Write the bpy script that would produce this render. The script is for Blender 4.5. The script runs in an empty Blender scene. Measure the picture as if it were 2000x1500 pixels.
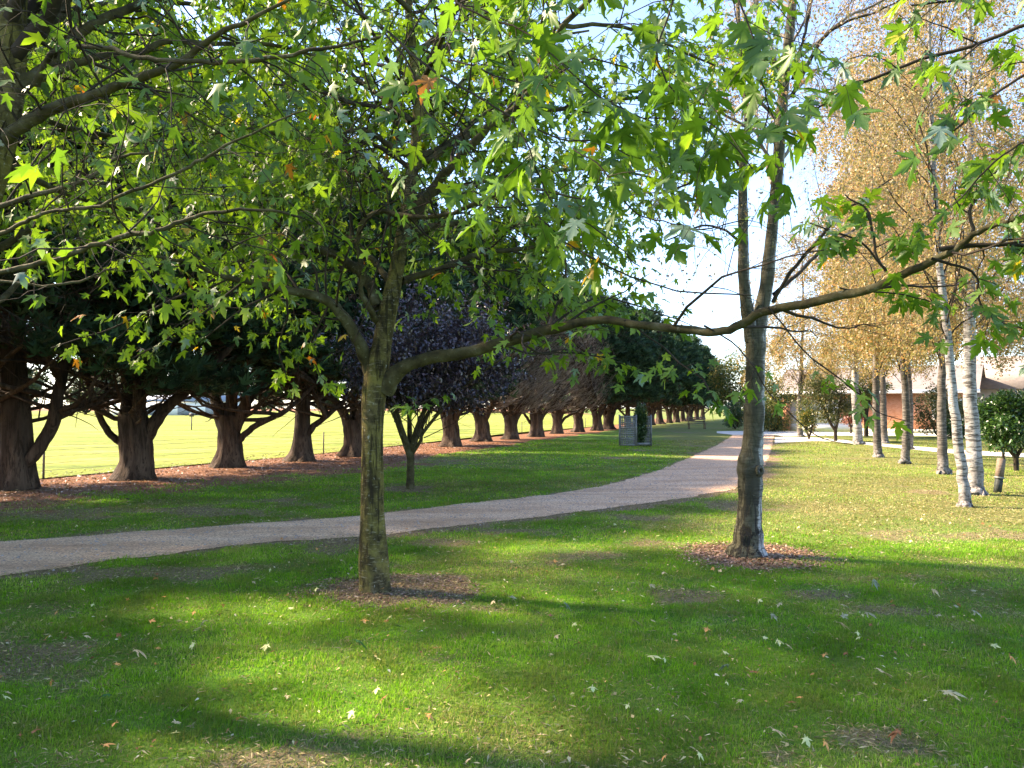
import bpy, math, random
import numpy as np
R = math.radians
rng = np.random.default_rng(7)
random.seed(7)
SC = bpy.context.scene
COL = SC.collection

# ---------------------------------------------------------------- camera
F = 1480.0            # focal length in pixels of the 2000 px wide photograph
PITCH = math.atan(47 / F)
CH = 1.6
cam_d = bpy.data.cameras.new("camera"); cam = bpy.data.objects.new("camera", cam_d); COL.objects.link(cam)
cam_d.sensor_width = 36; cam_d.lens = 36 * F / 2000; cam_d.clip_end = 6000; cam_d.clip_start = 0.05
cam.location = (0, 0, CH); cam.rotation_euler = (math.pi / 2 + PITCH, 0, 0)
SC.camera = cam
SP, CP = math.sin(PITCH), math.cos(PITCH)

def P(px, py, D):
    """world point seen at photo pixel (px,py) standing D metres ahead"""
    a = (px - 1000) / F; b = (750 - py) / F
    d = np.array([a, CP - b * SP, SP + b * CP])
    return np.array([0, 0, CH]) + d * (D / d[1])
def G(px, py):
    a = (px - 1000) / F; b = (750 - py) / F
    d = np.array([a, CP - b * SP, SP + b * CP])
    t = -CH / d[2]
    return np.array([d[0] * t, d[1] * t, 0.0])

# ---------------------------------------------------------------- materials
def new_mat(name):
    m = bpy.data.materials.new(name); m.use_nodes = True
    nt = m.node_tree; nt.nodes.clear()
    out = nt.nodes.new('ShaderNodeOutputMaterial')
    return m, nt, out
class N:
    def __init__(s, nt): s.nt = nt
    def n(s, t, **kw):
        x = s.nt.nodes.new(t)
        for k, v in kw.items():
            if k.startswith('i_'):
                x.inputs[k[2:].replace('_', ' ')].default_value = v
            else: setattr(x, k, v)
        return x
    def l(s, a, b): s.nt.links.new(a, b)
    def ramp(s, fac, stops, interp='LINEAR'):
        r = s.n('ShaderNodeValToRGB'); cr = r.color_ramp; cr.interpolation = interp
        while len(cr.elements) < len(stops): cr.elements.new(0.5)
        for e, (p, c) in zip(cr.elements, stops):
            e.position = p; e.color = (c[0], c[1], c[2], 1) if hasattr(c, '__len__') else (c, c, c, 1)
        s.l(fac, r.inputs[0]); return r.outputs[0]
    def mix(s, fac, a, b, mode='MIX'):
        m = s.n('ShaderNodeMix', data_type='RGBA', blend_type=mode)
        for sock, v in ((m.inputs[0], fac), (m.inputs[6], a), (m.inputs[7], b)):
            if hasattr(v, 'is_output') or isinstance(v, bpy.types.NodeSocket): s.l(v, sock)
            elif hasattr(v, '__len__'): sock.default_value = (v[0], v[1], v[2], 1)
            else: sock.default_value = v
        return m.outputs[2]
    def math(s, op, a, b=0.0, clamp=False):
        m = s.n('ShaderNodeMath', operation=op, use_clamp=clamp)
        for sock, v in ((m.inputs[0], a), (m.inputs[1], b)):
            if isinstance(v, bpy.types.NodeSocket): s.l(v, sock)
            else: sock.default_value = v
        return m.outputs[0]
    def noise(s, scale, detail=4, rough=0.6, coord=None, stretch=None, dist=0.0):
        t = s.n('ShaderNodeTexNoise'); t.inputs['Scale'].default_value = scale
        t.inputs['Detail'].default_value = detail; t.inputs['Roughness'].default_value = rough
        t.inputs['Distortion'].default_value = dist
        if coord is None:
            coord = s.n('ShaderNodeTexCoord').outputs['Object']
        if stretch:
            mp = s.n('ShaderNodeMapping'); mp.inputs['Scale'].default_value = stretch
            s.l(coord, mp.inputs[0]); coord = mp.outputs[0]
        s.l(coord, t.inputs['Vector']); return t.outputs['Fac']
    def attr(s, name):
        a = s.n('ShaderNodeAttribute'); a.attribute_name = name; return a.outputs['Fac']
    def bump(s, h, strength=0.5, dist=0.02):
        b = s.n('ShaderNodeBump'); b.inputs['Strength'].default_value = strength
        b.inputs['Distance'].default_value = dist; s.l(h, b.inputs['Height']); return b.outputs[0]
    def principled(s, col, rough=0.8, spec=0.3, normal=None):
        p = s.n('ShaderNodeBsdfPrincipled')
        if isinstance(col, bpy.types.NodeSocket): s.l(col, p.inputs['Base Color'])
        else: p.inputs['Base Color'].default_value = (*col, 1)
        if isinstance(rough, bpy.types.NodeSocket): s.l(rough, p.inputs['Roughness'])
        else: p.inputs['Roughness'].default_value = rough
        p.inputs['Specular IOR Level'].default_value = spec
        if normal is not None: s.l(normal, p.inputs['Normal'])
        return p.outputs[0]

def leaf_mat(name, stops, under=None, trans=0.45, tboost=1.6, rough=0.45, spec=0.4, under_amt=0.15):
    m, nt, out = new_mat(name); g = N(nt)
    r = g.attr('r')
    col = g.ramp(r, stops)
    # small mottling inside the leaf
    nz = g.noise(35, 3)
    col = g.mix(g.math('MULTIPLY', nz, 0.35), col, g.mix(0.5, col, (0.02, 0.04, 0.01)))
    tc = g.mix(1.0, col, (tboost, tboost, tboost * 0.8), 'MULTIPLY')
    if under:
        geo = g.n('ShaderNodeNewGeometry')
        sel = g.math('LESS_THAN', g.attr('r2'), under_amt)
        f = g.math('MULTIPLY', geo.outputs['Backfacing'], g.math('ADD', g.math('MULTIPLY', sel, 0.8), 0.12))
        bcol = g.mix(f, col, under)
    else: bcol = col
    p = g.principled(bcol, rough, spec)
    t = g.n('ShaderNodeBsdfTranslucent'); g.l(tc, t.inputs[0])
    mx = g.n('ShaderNodeMixShader'); mx.inputs[0].default_value = trans
    g.l(p, mx.inputs[1]); g.l(t.outputs[0], mx.inputs[2]); g.l(mx.outputs[0], out.inputs[0])
    return m

def bark_mat(name, kind, grey=False):
    m, nt, out = new_mat(name); g = N(nt)
    if kind == 'maple':
        big = g.noise(3.0, 5, 0.65, stretch=(1, 1, 0.5))
        col = g.ramp(big, [(0.30, (0.060, 0.046, 0.018)), (0.48, (0.165, 0.140, 0.038)), (0.62, (0.13, 0.10, 0.045)), (0.78, (0.25, 0.21, 0.12))])
        mid = g.noise(9, 5, 0.7, stretch=(1, 1, 0.8))
        col = g.mix(g.ramp(mid, [(0.42, 0), (0.60, 0.85)]), col, (0.030, 0.024, 0.012))
        band = g.noise(16, 3, 0.6, stretch=(0.8, 0.8, 4.5))
        col = g.mix(g.ramp(band, [(0.58, 0), (0.70, 0.75)]), col, (0.26, 0.23, 0.15))
        spots = g.noise(26, 3, 0.6, stretch=(1, 1, 0.6))
        col = g.mix(g.ramp(spots, [(0.66, 0), (0.71, 0.85)]), col, (0.33, 0.33, 0.27))
        fis = g.noise(11, 4, 0.65, stretch=(2.2, 2.2, 0.22), dist=0.6)
        fm = g.ramp(fis, [(0.37, 1.0), (0.45, 0.0)])
        col = g.mix(g.math('MULTIPLY', fm, 0.75), col, (0.022, 0.016, 0.010))
        h = g.math('SUBTRACT', g.math('ADD', g.math('MULTIPLY', band, 0.5), mid), fm)
        nrm = g.bump(h, 0.9, 0.018)
    elif kind == 'birchold':
        big = g.noise(5, 5, 0.6)
        col = g.ramp(big, [(0.3, (0.06, 0.054, 0.039)), (0.55, (0.14, 0.128, 0.10)), (0.8, (0.25, 0.235, 0.20))])
        band = g.noise(9, 4, 0.7, stretch=(0.8, 0.8, 7.0))
        col = g.mix(g.ramp(band, [(0.48, 0), (0.60, 0.85)]), col, (0.035, 0.031, 0.026))
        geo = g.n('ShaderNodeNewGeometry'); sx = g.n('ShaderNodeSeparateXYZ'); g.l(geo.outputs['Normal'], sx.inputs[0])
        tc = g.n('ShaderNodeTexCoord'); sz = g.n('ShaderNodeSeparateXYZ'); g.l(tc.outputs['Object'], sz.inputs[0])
        # right side painted pale for skylight, left side painted darker olive
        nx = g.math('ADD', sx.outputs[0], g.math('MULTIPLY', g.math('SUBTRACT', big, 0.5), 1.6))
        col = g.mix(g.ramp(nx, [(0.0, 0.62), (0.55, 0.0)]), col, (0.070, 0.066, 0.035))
        skylit = g.mix(g.ramp(band, [(0.5, 0), (0.62, 0.8)]), (0.42, 0.41, 0.39), (0.04, 0.038, 0.035))
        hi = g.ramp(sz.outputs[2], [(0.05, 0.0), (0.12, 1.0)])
        col = g.mix(g.math('MULTIPLY', g.ramp(nx, [(0.52, 0), (0.72, 0.9)]), 1.0), col, skylit)
        fis = g.noise(8, 5, 0.7, stretch=(1.8, 1.8, 0.45), dist=1.2)
        low = g.ramp(g.math('MULTIPLY', sz.outputs[2], 1.0), [(0.25, 1.0), (1.0, 0.35)])
        fm = g.math('MULTIPLY', g.ramp(fis, [(0.44, 1), (0.53, 0)]), low)
        col = g.mix(g.math('MULTIPLY', fm, 0.9), col, (0.022, 0.020, 0.018))
        h = g.math('SUBTRACT', g.math('MULTIPLY', band, -0.5), fm)
        nrm = g.bump(h, 0.9, 0.025)
    elif kind == 'birch':
        big = g.noise(3, 4, 0.6)
        col = g.ramp(big, [(0.35, (0.20, 0.19, 0.175)), (0.7, (0.35, 0.345, 0.34))] if not grey else [(0.35, (0.10, 0.085, 0.07)), (0.7, (0.21, 0.19, 0.17))])
        band = g.noise(6, 4, 0.7, stretch=(0.9, 0.9, 6.0))
        col = g.mix(g.ramp(band, [(0.50, 0), (0.57, 0.9)] if not grey else [(0.45, 0), (0.54, 0.9)]), col, (0.05, 0.045, 0.04))
        rough = g.noise(14, 4, 0.7)
        tc = g.n('ShaderNodeTexCoord'); sz = g.n('ShaderNodeSeparateXYZ'); g.l(tc.outputs['Object'], sz.inputs[0])
        low = g.ramp(g.math('ADD', sz.outputs[2], g.math('MULTIPLY', big, 0.6)), [(0.35, 1.0), (0.75, 0.0)])
        lowc = g.ramp(rough, [(0.4, (0.05, 0.045, 0.04)), (0.6, (0.30, 0.28, 0.27))])
        col = g.mix(low, col, lowc)
        nrm = g.bump(g.math('SUBTRACT', rough, band), 0.6, 0.02)
    elif kind == 'cypress':
        big = g.noise(2.2, 4, 0.6, stretch=(1, 1, 0.3))
        col = g.ramp(big, [(0.3, (0.030, 0.020, 0.014)), (0.55, (0.085, 0.056, 0.038)), (0.8, (0.21, 0.15, 0.105))])
        st = g.noise(7, 5, 0.7, stretch=(2.4, 2.4, 0.28), dist=0.5)
        col = g.mix(g.ramp(st, [(0.40, 0.85), (0.52, 0)]), col, (0.026, 0.017, 0.011))
        nrm = g.bump(st, 1.0, 0.06)
    elif kind == 'twig':
        big = g.noise(6, 3)
        col = g.ramp(big, [(0.3, (0.018, 0.014, 0.010)), (0.7, (0.060, 0.047, 0.035))]); nrm = None
    elif kind == 'deadtwig':
        big = g.noise(3, 3)
        col = g.ramp(big, [(0.3, (0.10, 0.078, 0.063)), (0.7, (0.36, 0.31, 0.27))]); nrm = None
    elif kind == 'limb':
        big = g.noise(7, 5, 0.65)
        col = g.ramp(big, [(0.3, (0.018, 0.015, 0.009)), (0.52, (0.060, 0.052, 0.022)), (0.66, (0.095, 0.088, 0.050)), (0.80, (0.22, 0.23, 0.18))])
        b2 = g.noise(24, 3, 0.6, stretch=(1, 1, 1))
        col = g.mix(g.ramp(b2, [(0.64, 0), (0.71, 0.6)]), col, (0.17, 0.18, 0.13))
        nrm = g.bump(g.math('ADD', big, b2), 0.7, 0.01)
    p = g.principled(col, 0.88, 0.15, nrm)
    g.l(p, out.inputs[0]); return m

def simple_mat(name, c1, c2, scale=6, rough=0.7, spec=0.3, bump=0.3, dist=0.01, stretch=None, metal=0.0):
    m, nt, out = new_mat(name); g = N(nt)
    nz = g.noise(scale, 5, 0.65, stretch=stretch)
    col = g.ramp(nz, [(0.3, c1), (0.7, c2)])
    p = g.principled(col, rough, spec * .4, g.bump(nz, bump, dist))
    p.node.inputs['Metallic'].default_value = metal
    g.l(p, out.inputs[0]); return m

# ---------------------------------------------------------------- mesh helpers
def mesh_from(name, V, T=None, Q=None, attrs=None, smooth=False, mats=None):
    """V (n,3); T (m,3) triangles; Q (k,4) quads; attrs = per-vertex floats"""
    me = bpy.data.meshes.new(name)
    V = np.asarray(V, dtype=np.float32)
    T = np.zeros((0, 3), np.int32) if T is None else np.asarray(T, np.int32)
    Q = np.zeros((0, 4), np.int32) if Q is None else np.asarray(Q, np.int32)
    me.vertices.add(len(V)); me.vertices.foreach_set('co', V.ravel())
    nl = len(T) * 3 + len(Q) * 4
    me.loops.add(nl); me.loops.foreach_set('vertex_index', np.concatenate([T.ravel(), Q.ravel()]))
    me.polygons.add(len(T) + len(Q))
    ls = np.concatenate([np.arange(len(T)) * 3, len(T) * 3 + np.arange(len(Q)) * 4]).astype(np.int32)
    me.polygons.foreach_set('loop_start', ls)
    if smooth: me.polygons.foreach_set('use_smooth', np.ones(len(T) + len(Q), dtype=bool))
    for k, a in (attrs or {}).items():
        at = me.attributes.new(k, 'FLOAT', 'POINT'); at.data.foreach_set('value', np.asarray(a, np.float32))
    me.update(calc_edges=True); me.validate()
    return me

class Geo:
    """collects triangles and quads for ONE mesh"""
    def __init__(s): s.V = []; s.T = []; s.Q = []; s.A = {}; s.n = 0
    def add(s, V, T=None, Q=None, **attrs):
        V = np.asarray(V, float).reshape(-1, 3)
        s.V.append(V)
        if T is not None and len(T): s.T.append(np.asarray(T) + s.n)
        if Q is not None and len(Q): s.Q.append(np.asarray(Q) + s.n)
        for k in ('r', 'r2'):
            a = attrs.get(k, None)
            s.A.setdefault(k, []).append(np.full(len(V), 0.5) if a is None else np.broadcast_to(a, (len(V),)))
        s.n += len(V); return s
    def box(s, c, size, rot=0.0, tilt=None):
        c = np.asarray(c, float); h = np.asarray(size, float) / 2
        v = np.array([[x, y, z] for x in (-1, 1) for y in (-1, 1) for z in (-1, 1)], float) * h
        if tilt is not None: v = v @ np.asarray(tilt).T
        if rot:
            cr, sr = math.cos(rot), math.sin(rot)
            v = v @ np.array([[cr, sr, 0], [-sr, cr, 0], [0, 0, 1]])
        q = [[0, 1, 3, 2], [4, 6, 7, 5], [0, 4, 5, 1], [2, 3, 7, 6], [0, 2, 6, 4], [1, 5, 7, 3]]
        return s.add(v + c, Q=q)
    def obj(s, name, mat, parent=None, org=(0, 0, 0), smooth=False, attrs=True):
        V = np.concatenate(s.V) - np.asarray(org)
        T = np.concatenate(s.T) if s.T else None; Q = np.concatenate(s.Q) if s.Q else None
        me = mesh_from(name, V, T, Q, {k: np.concatenate(a) for k, a in s.A.items()} if attrs else None, smooth)
        me.materials.append(mat)
        o = bpy.data.objects.new(name, me); COL.objects.link(o)
        if parent is not None: o.parent = parent
        else: o.location = org
        return o

def tag(o, label, cat, group=None, kind=None):
    if label: o['label'] = label
    if cat: o['category'] = cat
    if group: o['group'] = group
    if kind: o['kind'] = kind
    return o
def thing(name, label, cat, loc=(0, 0, 0), group=None):
    o = bpy.data.objects.new(name, None); COL.objects.link(o); o.location = loc
    o.empty_display_size = 0.2
    return tag(o, label, cat, group)
def dup(root, loc, rotz=0, scale=1.0, label=None, group=None):
    r = root.copy(); COL.objects.link(r); r.location = loc; r.rotation_euler = (0, 0, rotz)
    r.scale = (scale,) * 3 if not hasattr(scale, '__len__') else scale
    if label: r['label'] = label
    if group: r['group'] = group
    for ch in list(root.children):
        c = ch.copy(); COL.objects.link(c); c.parent = r
        for gch in ch.children:
            d = gch.copy(); COL.objects.link(d); d.parent = c
    return r

def nrm(v): return v / (np.linalg.norm(v, axis=-1, keepdims=True) + 1e-9)

def smooth_path(pts, n):
    """Catmull-Rom resampling of (m,k) points to n samples"""
    p = np.asarray(pts, float); m = len(p)
    ext = np.vstack([2 * p[0] - p[1], p, 2 * p[-1] - p[-2]])
    u = np.linspace(0, m - 1 - 1e-6, n); i = u.astype(int); f = (u - i)[:, None]
    a, b, c, d = ext[i], ext[i + 1], ext[i + 2], ext[i + 3]
    return 0.5 * ((2 * b) + (c - a) * f + (2 * a - 5 * b + 4 * c - d) * f ** 2 + (3 * b - a - 3 * c + d) * f ** 3)

def tubes(geo, C, Rr, S=6, cap=False, flute=None):
    """C (N,K,3) curves, Rr (N,K) radii -> tubes with S sides"""
    C = np.asarray(C, float); Rr = np.asarray(Rr, float)
    if C.ndim == 2: C = C[None]; Rr = Rr[None]
    Nn, K, _ = C.shape
    Tn = np.empty_like(C); Tn[:, 1:-1] = C[:, 2:] - C[:, :-2]; Tn[:, 0] = C[:, 1] - C[:, 0]; Tn[:, -1] = C[:, -1] - C[:, -2]
    Tn = nrm(Tn)
    mean = nrm(Tn.mean(axis=1))
    ref = np.where(np.abs(mean[:, 2:3]) > 0.75, np.array([[1.0, 0.13, 0]]), np.array([[0, 0.05, 1.0]]))
    ref = np.repeat(ref[:, None], K, 1)
    A = nrm(np.cross(Tn, ref)); B = np.cross(Tn, A)
    ang = np.linspace(0, 2 * np.pi, S, endpoint=False)
    rr = Rr[..., None] * np.ones(S)
    if flute is not None: rr = rr * flute(K, S)
    V = C[:, :, None] + rr[..., None] * (A[:, :, None] * np.cos(ang)[None, None, :, None] + B[:, :, None] * np.sin(ang)[None, None, :, None])
    idx = np.arange(Nn * K * S).reshape(Nn, K, S)
    a = idx[:, :-1]; b = idx[:, 1:]
    Q = np.stack([a, np.roll(a, -1, 2), np.roll(b, -1, 2), b], -1).reshape(-1, 4)
    geo.add(V.reshape(-1, 3), Q=Q)
    return geo

def at_t(C, t):
    """C (N,K,3), t (N,) -> points and tangents"""
    K = C.shape[1]; u = np.clip(t, 0, 1) * (K - 1); i = np.minimum(u.astype(int), K - 2); f = (u - i)
    n = np.arange(len(C)); a = C[n, i]; b = C[n, i + 1]
    return a + (b - a) * f[:, None], nrm(b - a)
def r_at(Rr, t):
    K = Rr.shape[1]; u = np.clip(t, 0, 1) * (K - 1); i = np.minimum(u.astype(int), K - 2); f = (u - i)
    n = np.arange(len(Rr)); return Rr[n, i] * (1 - f) + Rr[n, i + 1] * f

def sprout(C, Rr, n_per, t0, L, spread=0.9, flat=0.5, up=0.0, droop=0.0, wob=0.25, K=6, rf=0.55, rmin=0.0015, rmax=9, t1=1.0, taper=0.25, rg=None):
    """child branches off parent curves.  flat: how far directions are squashed to the horizontal"""
    rg = rg or rng
    N0 = len(C); idx = np.repeat(np.arange(N0), n_per); M = len(idx)
    t = t0 + (t1 - t0) * (np.tile(np.arange(n_per), N0) + rg.random(M)) / n_per
    p, tg = at_t(C[idx], t)
    rnd = rg.normal(size=(M, 3)); rnd = nrm(rnd - (rnd * tg).sum(1, keepdims=True) * tg)
    rnd[:, 2] *= (1 - flat); rnd = nrm(rnd)
    d = nrm(tg * (1 - spread * 0.5) + rnd * spread + np.array([0, 0, up]))
    ln = L * (0.55 + 0.7 * rg.random(M)) * (1 - 0.45 * t)
    out = np.empty((M, K, 3)); out[:, 0] = p
    st = ln / (K - 1)
    for k in range(1, K):
        d = nrm(d + rg.normal(size=(M, 3)) * wob * 0.5 + np.array([0, 0, -droop * k / K]))
        out[:, k] = out[:, k - 1] + d * st[:, None]
    r0 = np.clip(r_at(Rr[idx], t) * rf, rmin, rmax)
    rr = r0[:, None] * np.linspace(1, taper, K)[None]
    return out, np.maximum(rr, rmin * 0.6)

# leaf templates : x towards the tip, y across, z normal
def half(h): return np.array(h + [(x, -y) for x, y in reversed(h[1:-1])])
MAPLE_LO = half([(0, 0), (-0.05, 0.27), (0.13, 0.19), (0.50, 0.50), (0.40, 0.13), (0.70, 0.17), (1.0, 0)])
MAPLE_HI = half([(0, 0), (0.03, 0.09), (-0.09, 0.17), (-0.04, 0.30), (0.06, 0.25), (0.11, 0.32), (0.15, 0.18), (0.26, 0.36), (0.33, 0.34),
                 (0.42, 0.49), (0.60, 0.56), (0.51, 0.38), (0.52, 0.29), (0.42, 0.22), (0.37, 0.115), (0.52, 0.15), (0.58, 0.235), (0.66, 0.18), (0.76, 0.19),
                 (0.78, 0.10), (0.88, 0.08), (1.0, 0)])
SIMPLE = np.array([(0, 0), (0.35, 0.27), (1, 0), (0.35, -0.27)])
def leaves(geo, pos, xdir, ndir, size, tmpl, r, r2=None, curl=0.35, rg=None):
    """place N leaves. pos (N,3) base; xdir pointing to tip; ndir approx normal"""
    rg = rg or rng
    Nn = len(pos)
    if Nn == 0: return
    x = nrm(xdir); n = nrm(ndir - (ndir * x).sum(1, keepdims=True) * x); y = np.cross(n, x)
    t = tmpl; m = len(t)
    if m > 4:
        pts = np.vstack([[(0.20, 0.0)], t]); tri = np.array([(0, 1 + i, 1 + (i + 1) % m) for i in range(m)])
    else:
        pts = t; tri = np.array([(0, 1, 2), (0, 2, 3)])
        tri = np.array([(0, 2, 1), (0, 3, 2)])
    cz = curl * (0.3 + 1.2 * rg.random(Nn)); fold = 0.5 * rg.random(Nn) - 0.1; tw = rg.normal(size=Nn) * 0.25
    px, py = pts[:, 0], pts[:, 1]
    z = -cz[:, None] * (px ** 2 + 1.4 * py ** 2)[None] + fold[:, None] * np.abs(py)[None] + tw[:, None] * (px * py)[None]
    asym = 1 + 0.12 * rg.normal(size=(Nn, 1)) * np.sign(py)[None]
    s = size[:, None, None]
    V = pos[:, None] + s * (px[None, :, None] * x[:, None] + (py[None] * asym)[..., None] * y[:, None] + z[..., None] * n[:, None])
    T = (tri[None] + (np.arange(Nn) * len(pts))[:, None, None]).reshape(-1, 3)
    rr = np.repeat(r, len(pts)); r22 = np.repeat(rg.random(Nn) if r2 is None else r2, len(pts))
    geo.add(V.reshape(-1, 3), T=T, r=rr, r2=r22)

def vnoise(x, y, scale, seed=0):
    """value noise in [0,1]"""
    rg = np.random.default_rng(seed); tab = rg.random((257, 257))
    x = np.asarray(x) / scale + 1000; y = np.asarray(y) / scale + 1000
    i = np.floor(x).astype(int); j = np.floor(y).astype(int); fx = x - i; fy = y - j
    fx = fx * fx * (3 - 2 * fx); fy = fy * fy * (3 - 2 * fy)
    a = tab[i % 257, j % 257]; b = tab[(i + 1) % 257, j % 257]; c = tab[i % 257, (j + 1) % 257]; d = tab[(i + 1) % 257, (j + 1) % 257]
    return (a * (1 - fx) + b * fx) * (1 - fy) + (c * (1 - fx) + d * fx) * fy
def fbm(x, y, scale, seed=0, o=4):
    v = 0; a = 0.5; t = 0
    for k in range(o): v = v + a * vnoise(x, y, scale / 2 ** k, seed + k); t += a; a *= 0.55
    return v / t

# ---------------------------------------------------------------- sky, sun
SUN_EL = R(38); sun_h = np.array([-0.946, 0.324])
w = bpy.data.worlds.new("World"); SC.world = w; w.use_nodes = True
wn = w.node_tree; bg = wn.nodes['Background']
sky = wn.nodes.new('ShaderNodeTexSky'); sky.sky_type = 'NISHITA'; sky.sun_disc = False
sky.sun_elevation = SUN_EL; sky.sun_rotation = math.atan2(sun_h[0], sun_h[1])
sky.air_density = 0.9; sky.dust_density = 0.7; sky.ozone_density = 6.0; sky.altitude = 50
wn.links.new(sky.outputs[0], bg.inputs[0]); bg.inputs[1].default_value = 0.115
sl = bpy.data.lights.new("sun", 'SUN'); sl.energy = 4.0; sl.angle = R(3.0); sl.color = (1.0, 0.90, 0.74)
so = bpy.data.objects.new("sun", sl); COL.objects.link(so); so.location = (-30, 10, 25)
sd = np.array([sun_h[0] * math.cos(SUN_EL), sun_h[1] * math.cos(SUN_EL), math.sin(SUN_EL)])
from mathutils import Vector
so.rotation_euler = Vector(sd).to_track_quat('Z', 'Y').to_euler()
SC.view_settings.view_transform = 'Standard'; SC.view_settings.look = 'None'
SC.view_settings.exposure = 2.62; SC.view_settings.gamma = 1.0
SC.view_settings.use_white_balance = True; SC.view_settings.white_balance_temperature = 7700; SC.view_settings.white_balance_tint = 16
SC.cycles.max_bounces = 8; SC.cycles.diffuse_bounces = 4; SC.cycles.transmission_bounces = 4
SC.cycles.transparent_max_bounces = 12; SC.cycles.glossy_bounces = 2
SC.cycles.sample_clamp_indirect = 6

# ---------------------------------------------------------------- ground plan
ROW0 = np.array([-10.0, 15.3]); ROWD = nrm(np.array([0.385, 1.0]))
def row_x(y): return ROW0[0] + (y - ROW0[1]) * 0.385
path_far = [(-600, 1090), (-300, 1078), (0, 1058), (200, 1044), (400, 1030), (560, 1019), (700, 1008), (900, 985), (1100, 963), (1200, 945), (1290, 917), (1350, 893), (1390, 875), (1420, 858), (1432, 849)]
path_near = [(-900, 1260), (-400, 1180), (0, 1125), (150, 1103), (300, 1085), (500, 1062), (700, 1048), (850, 1032), (1000, 1016), (1200, 992), (1350, 971), (1440, 955), (1485, 925), (1502, 890), (1509, 865), (1512, 849)]
pf = np.array([G(*p)[:2] for p in path_far]); pn = np.array([G(*p)[:2] for p in path_near])
poly_path = np.vstack([pf, pn[::-1]])
def inside(poly, x, y):
    x = np.asarray(x, float); y = np.asarray(y, float); c = np.zeros(x.shape, bool); n = len(poly)
    for i in range(n):
        x1, y1 = poly[i]; x2, y2 = poly[(i + 1) % n]
        if y1 == y2: continue
        k = ((y1 > y) != (y2 > y)) & (x < (x2 - x1) * (y - y1) / (y2 - y1) + x1)
        c ^= k
    return c
def dist_poly(poly, x, y, closed=True):
    d = np.full(np.shape(x), 1e9); n = len(poly)
    for i in range(n if closed else n - 1):
        a = poly[i]; b = poly[(i + 1) % n]; ab = b - a; L = (ab ** 2).sum() + 1e-9
        t = np.clip(((x - a[0]) * ab[0] + (y - a[1]) * ab[1]) / L, 0, 1)
        d = np.minimum(d, np.hypot(x - a[0] - t * ab[0], y - a[1] - t * ab[1]))
    return d
T1 = G(733, 1152)[:2]; T2 = G(1458, 1085)[:2]; TP = G(800, 955)[:2]
near_litter = np.array([(-12.5, 4), (-10.2, 9), (-8.1, 14.5), (-3.7, 21.9), (.3, 34.8), (6.3, 51.5), (15, 80), (22, 100)])
far_litter_off = 1.6
def litter_amt(x, y):
    """brown needle litter under the cypress row: 1 = solid"""
    xn = np.interp(y, near_litter[:, 1], near_litter[:, 0])
    d = (xn - x)         # positive = towards row
    nz = fbm(x, y, 2.2, 11)
    a = np.clip((d + (nz - 0.5) * 1.6) / 0.5 + 0.5, 0, 1)
    return a
bare_spots = [(30, 1290, 1.1, .55), (330, 1120, 1.3, .35), (640, 1070, 1.0, .3), (860, 1060, 0.5, .22), (1180, 1090, 1.0, .25), (1330, 1062, 0.9, .3),
              (1080, 1100, .5, .2), (850, 1285, .22, .1), (600, 1430, .45, .16), (560, 1480, .5, .2), (1520, 1210, .35, .15), (1790, 1140, .7, .25), (1720, 1190, .5, .18), (1470, 1480, .3, .12),
              (1740, 1440, .35, .15), (1330, 1165, .9, .2), (1560, 1160, .9, .2), (380, 1000, 4, .6), (150, 1000, 3, .5), (560, 985, 2.4, .5), (920, 1190, .4, .12),
              (1440, 990, 1.2, .5), (1000, 1040, 1.2, .2), (1240, 1010, 1.0, .25)]
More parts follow.
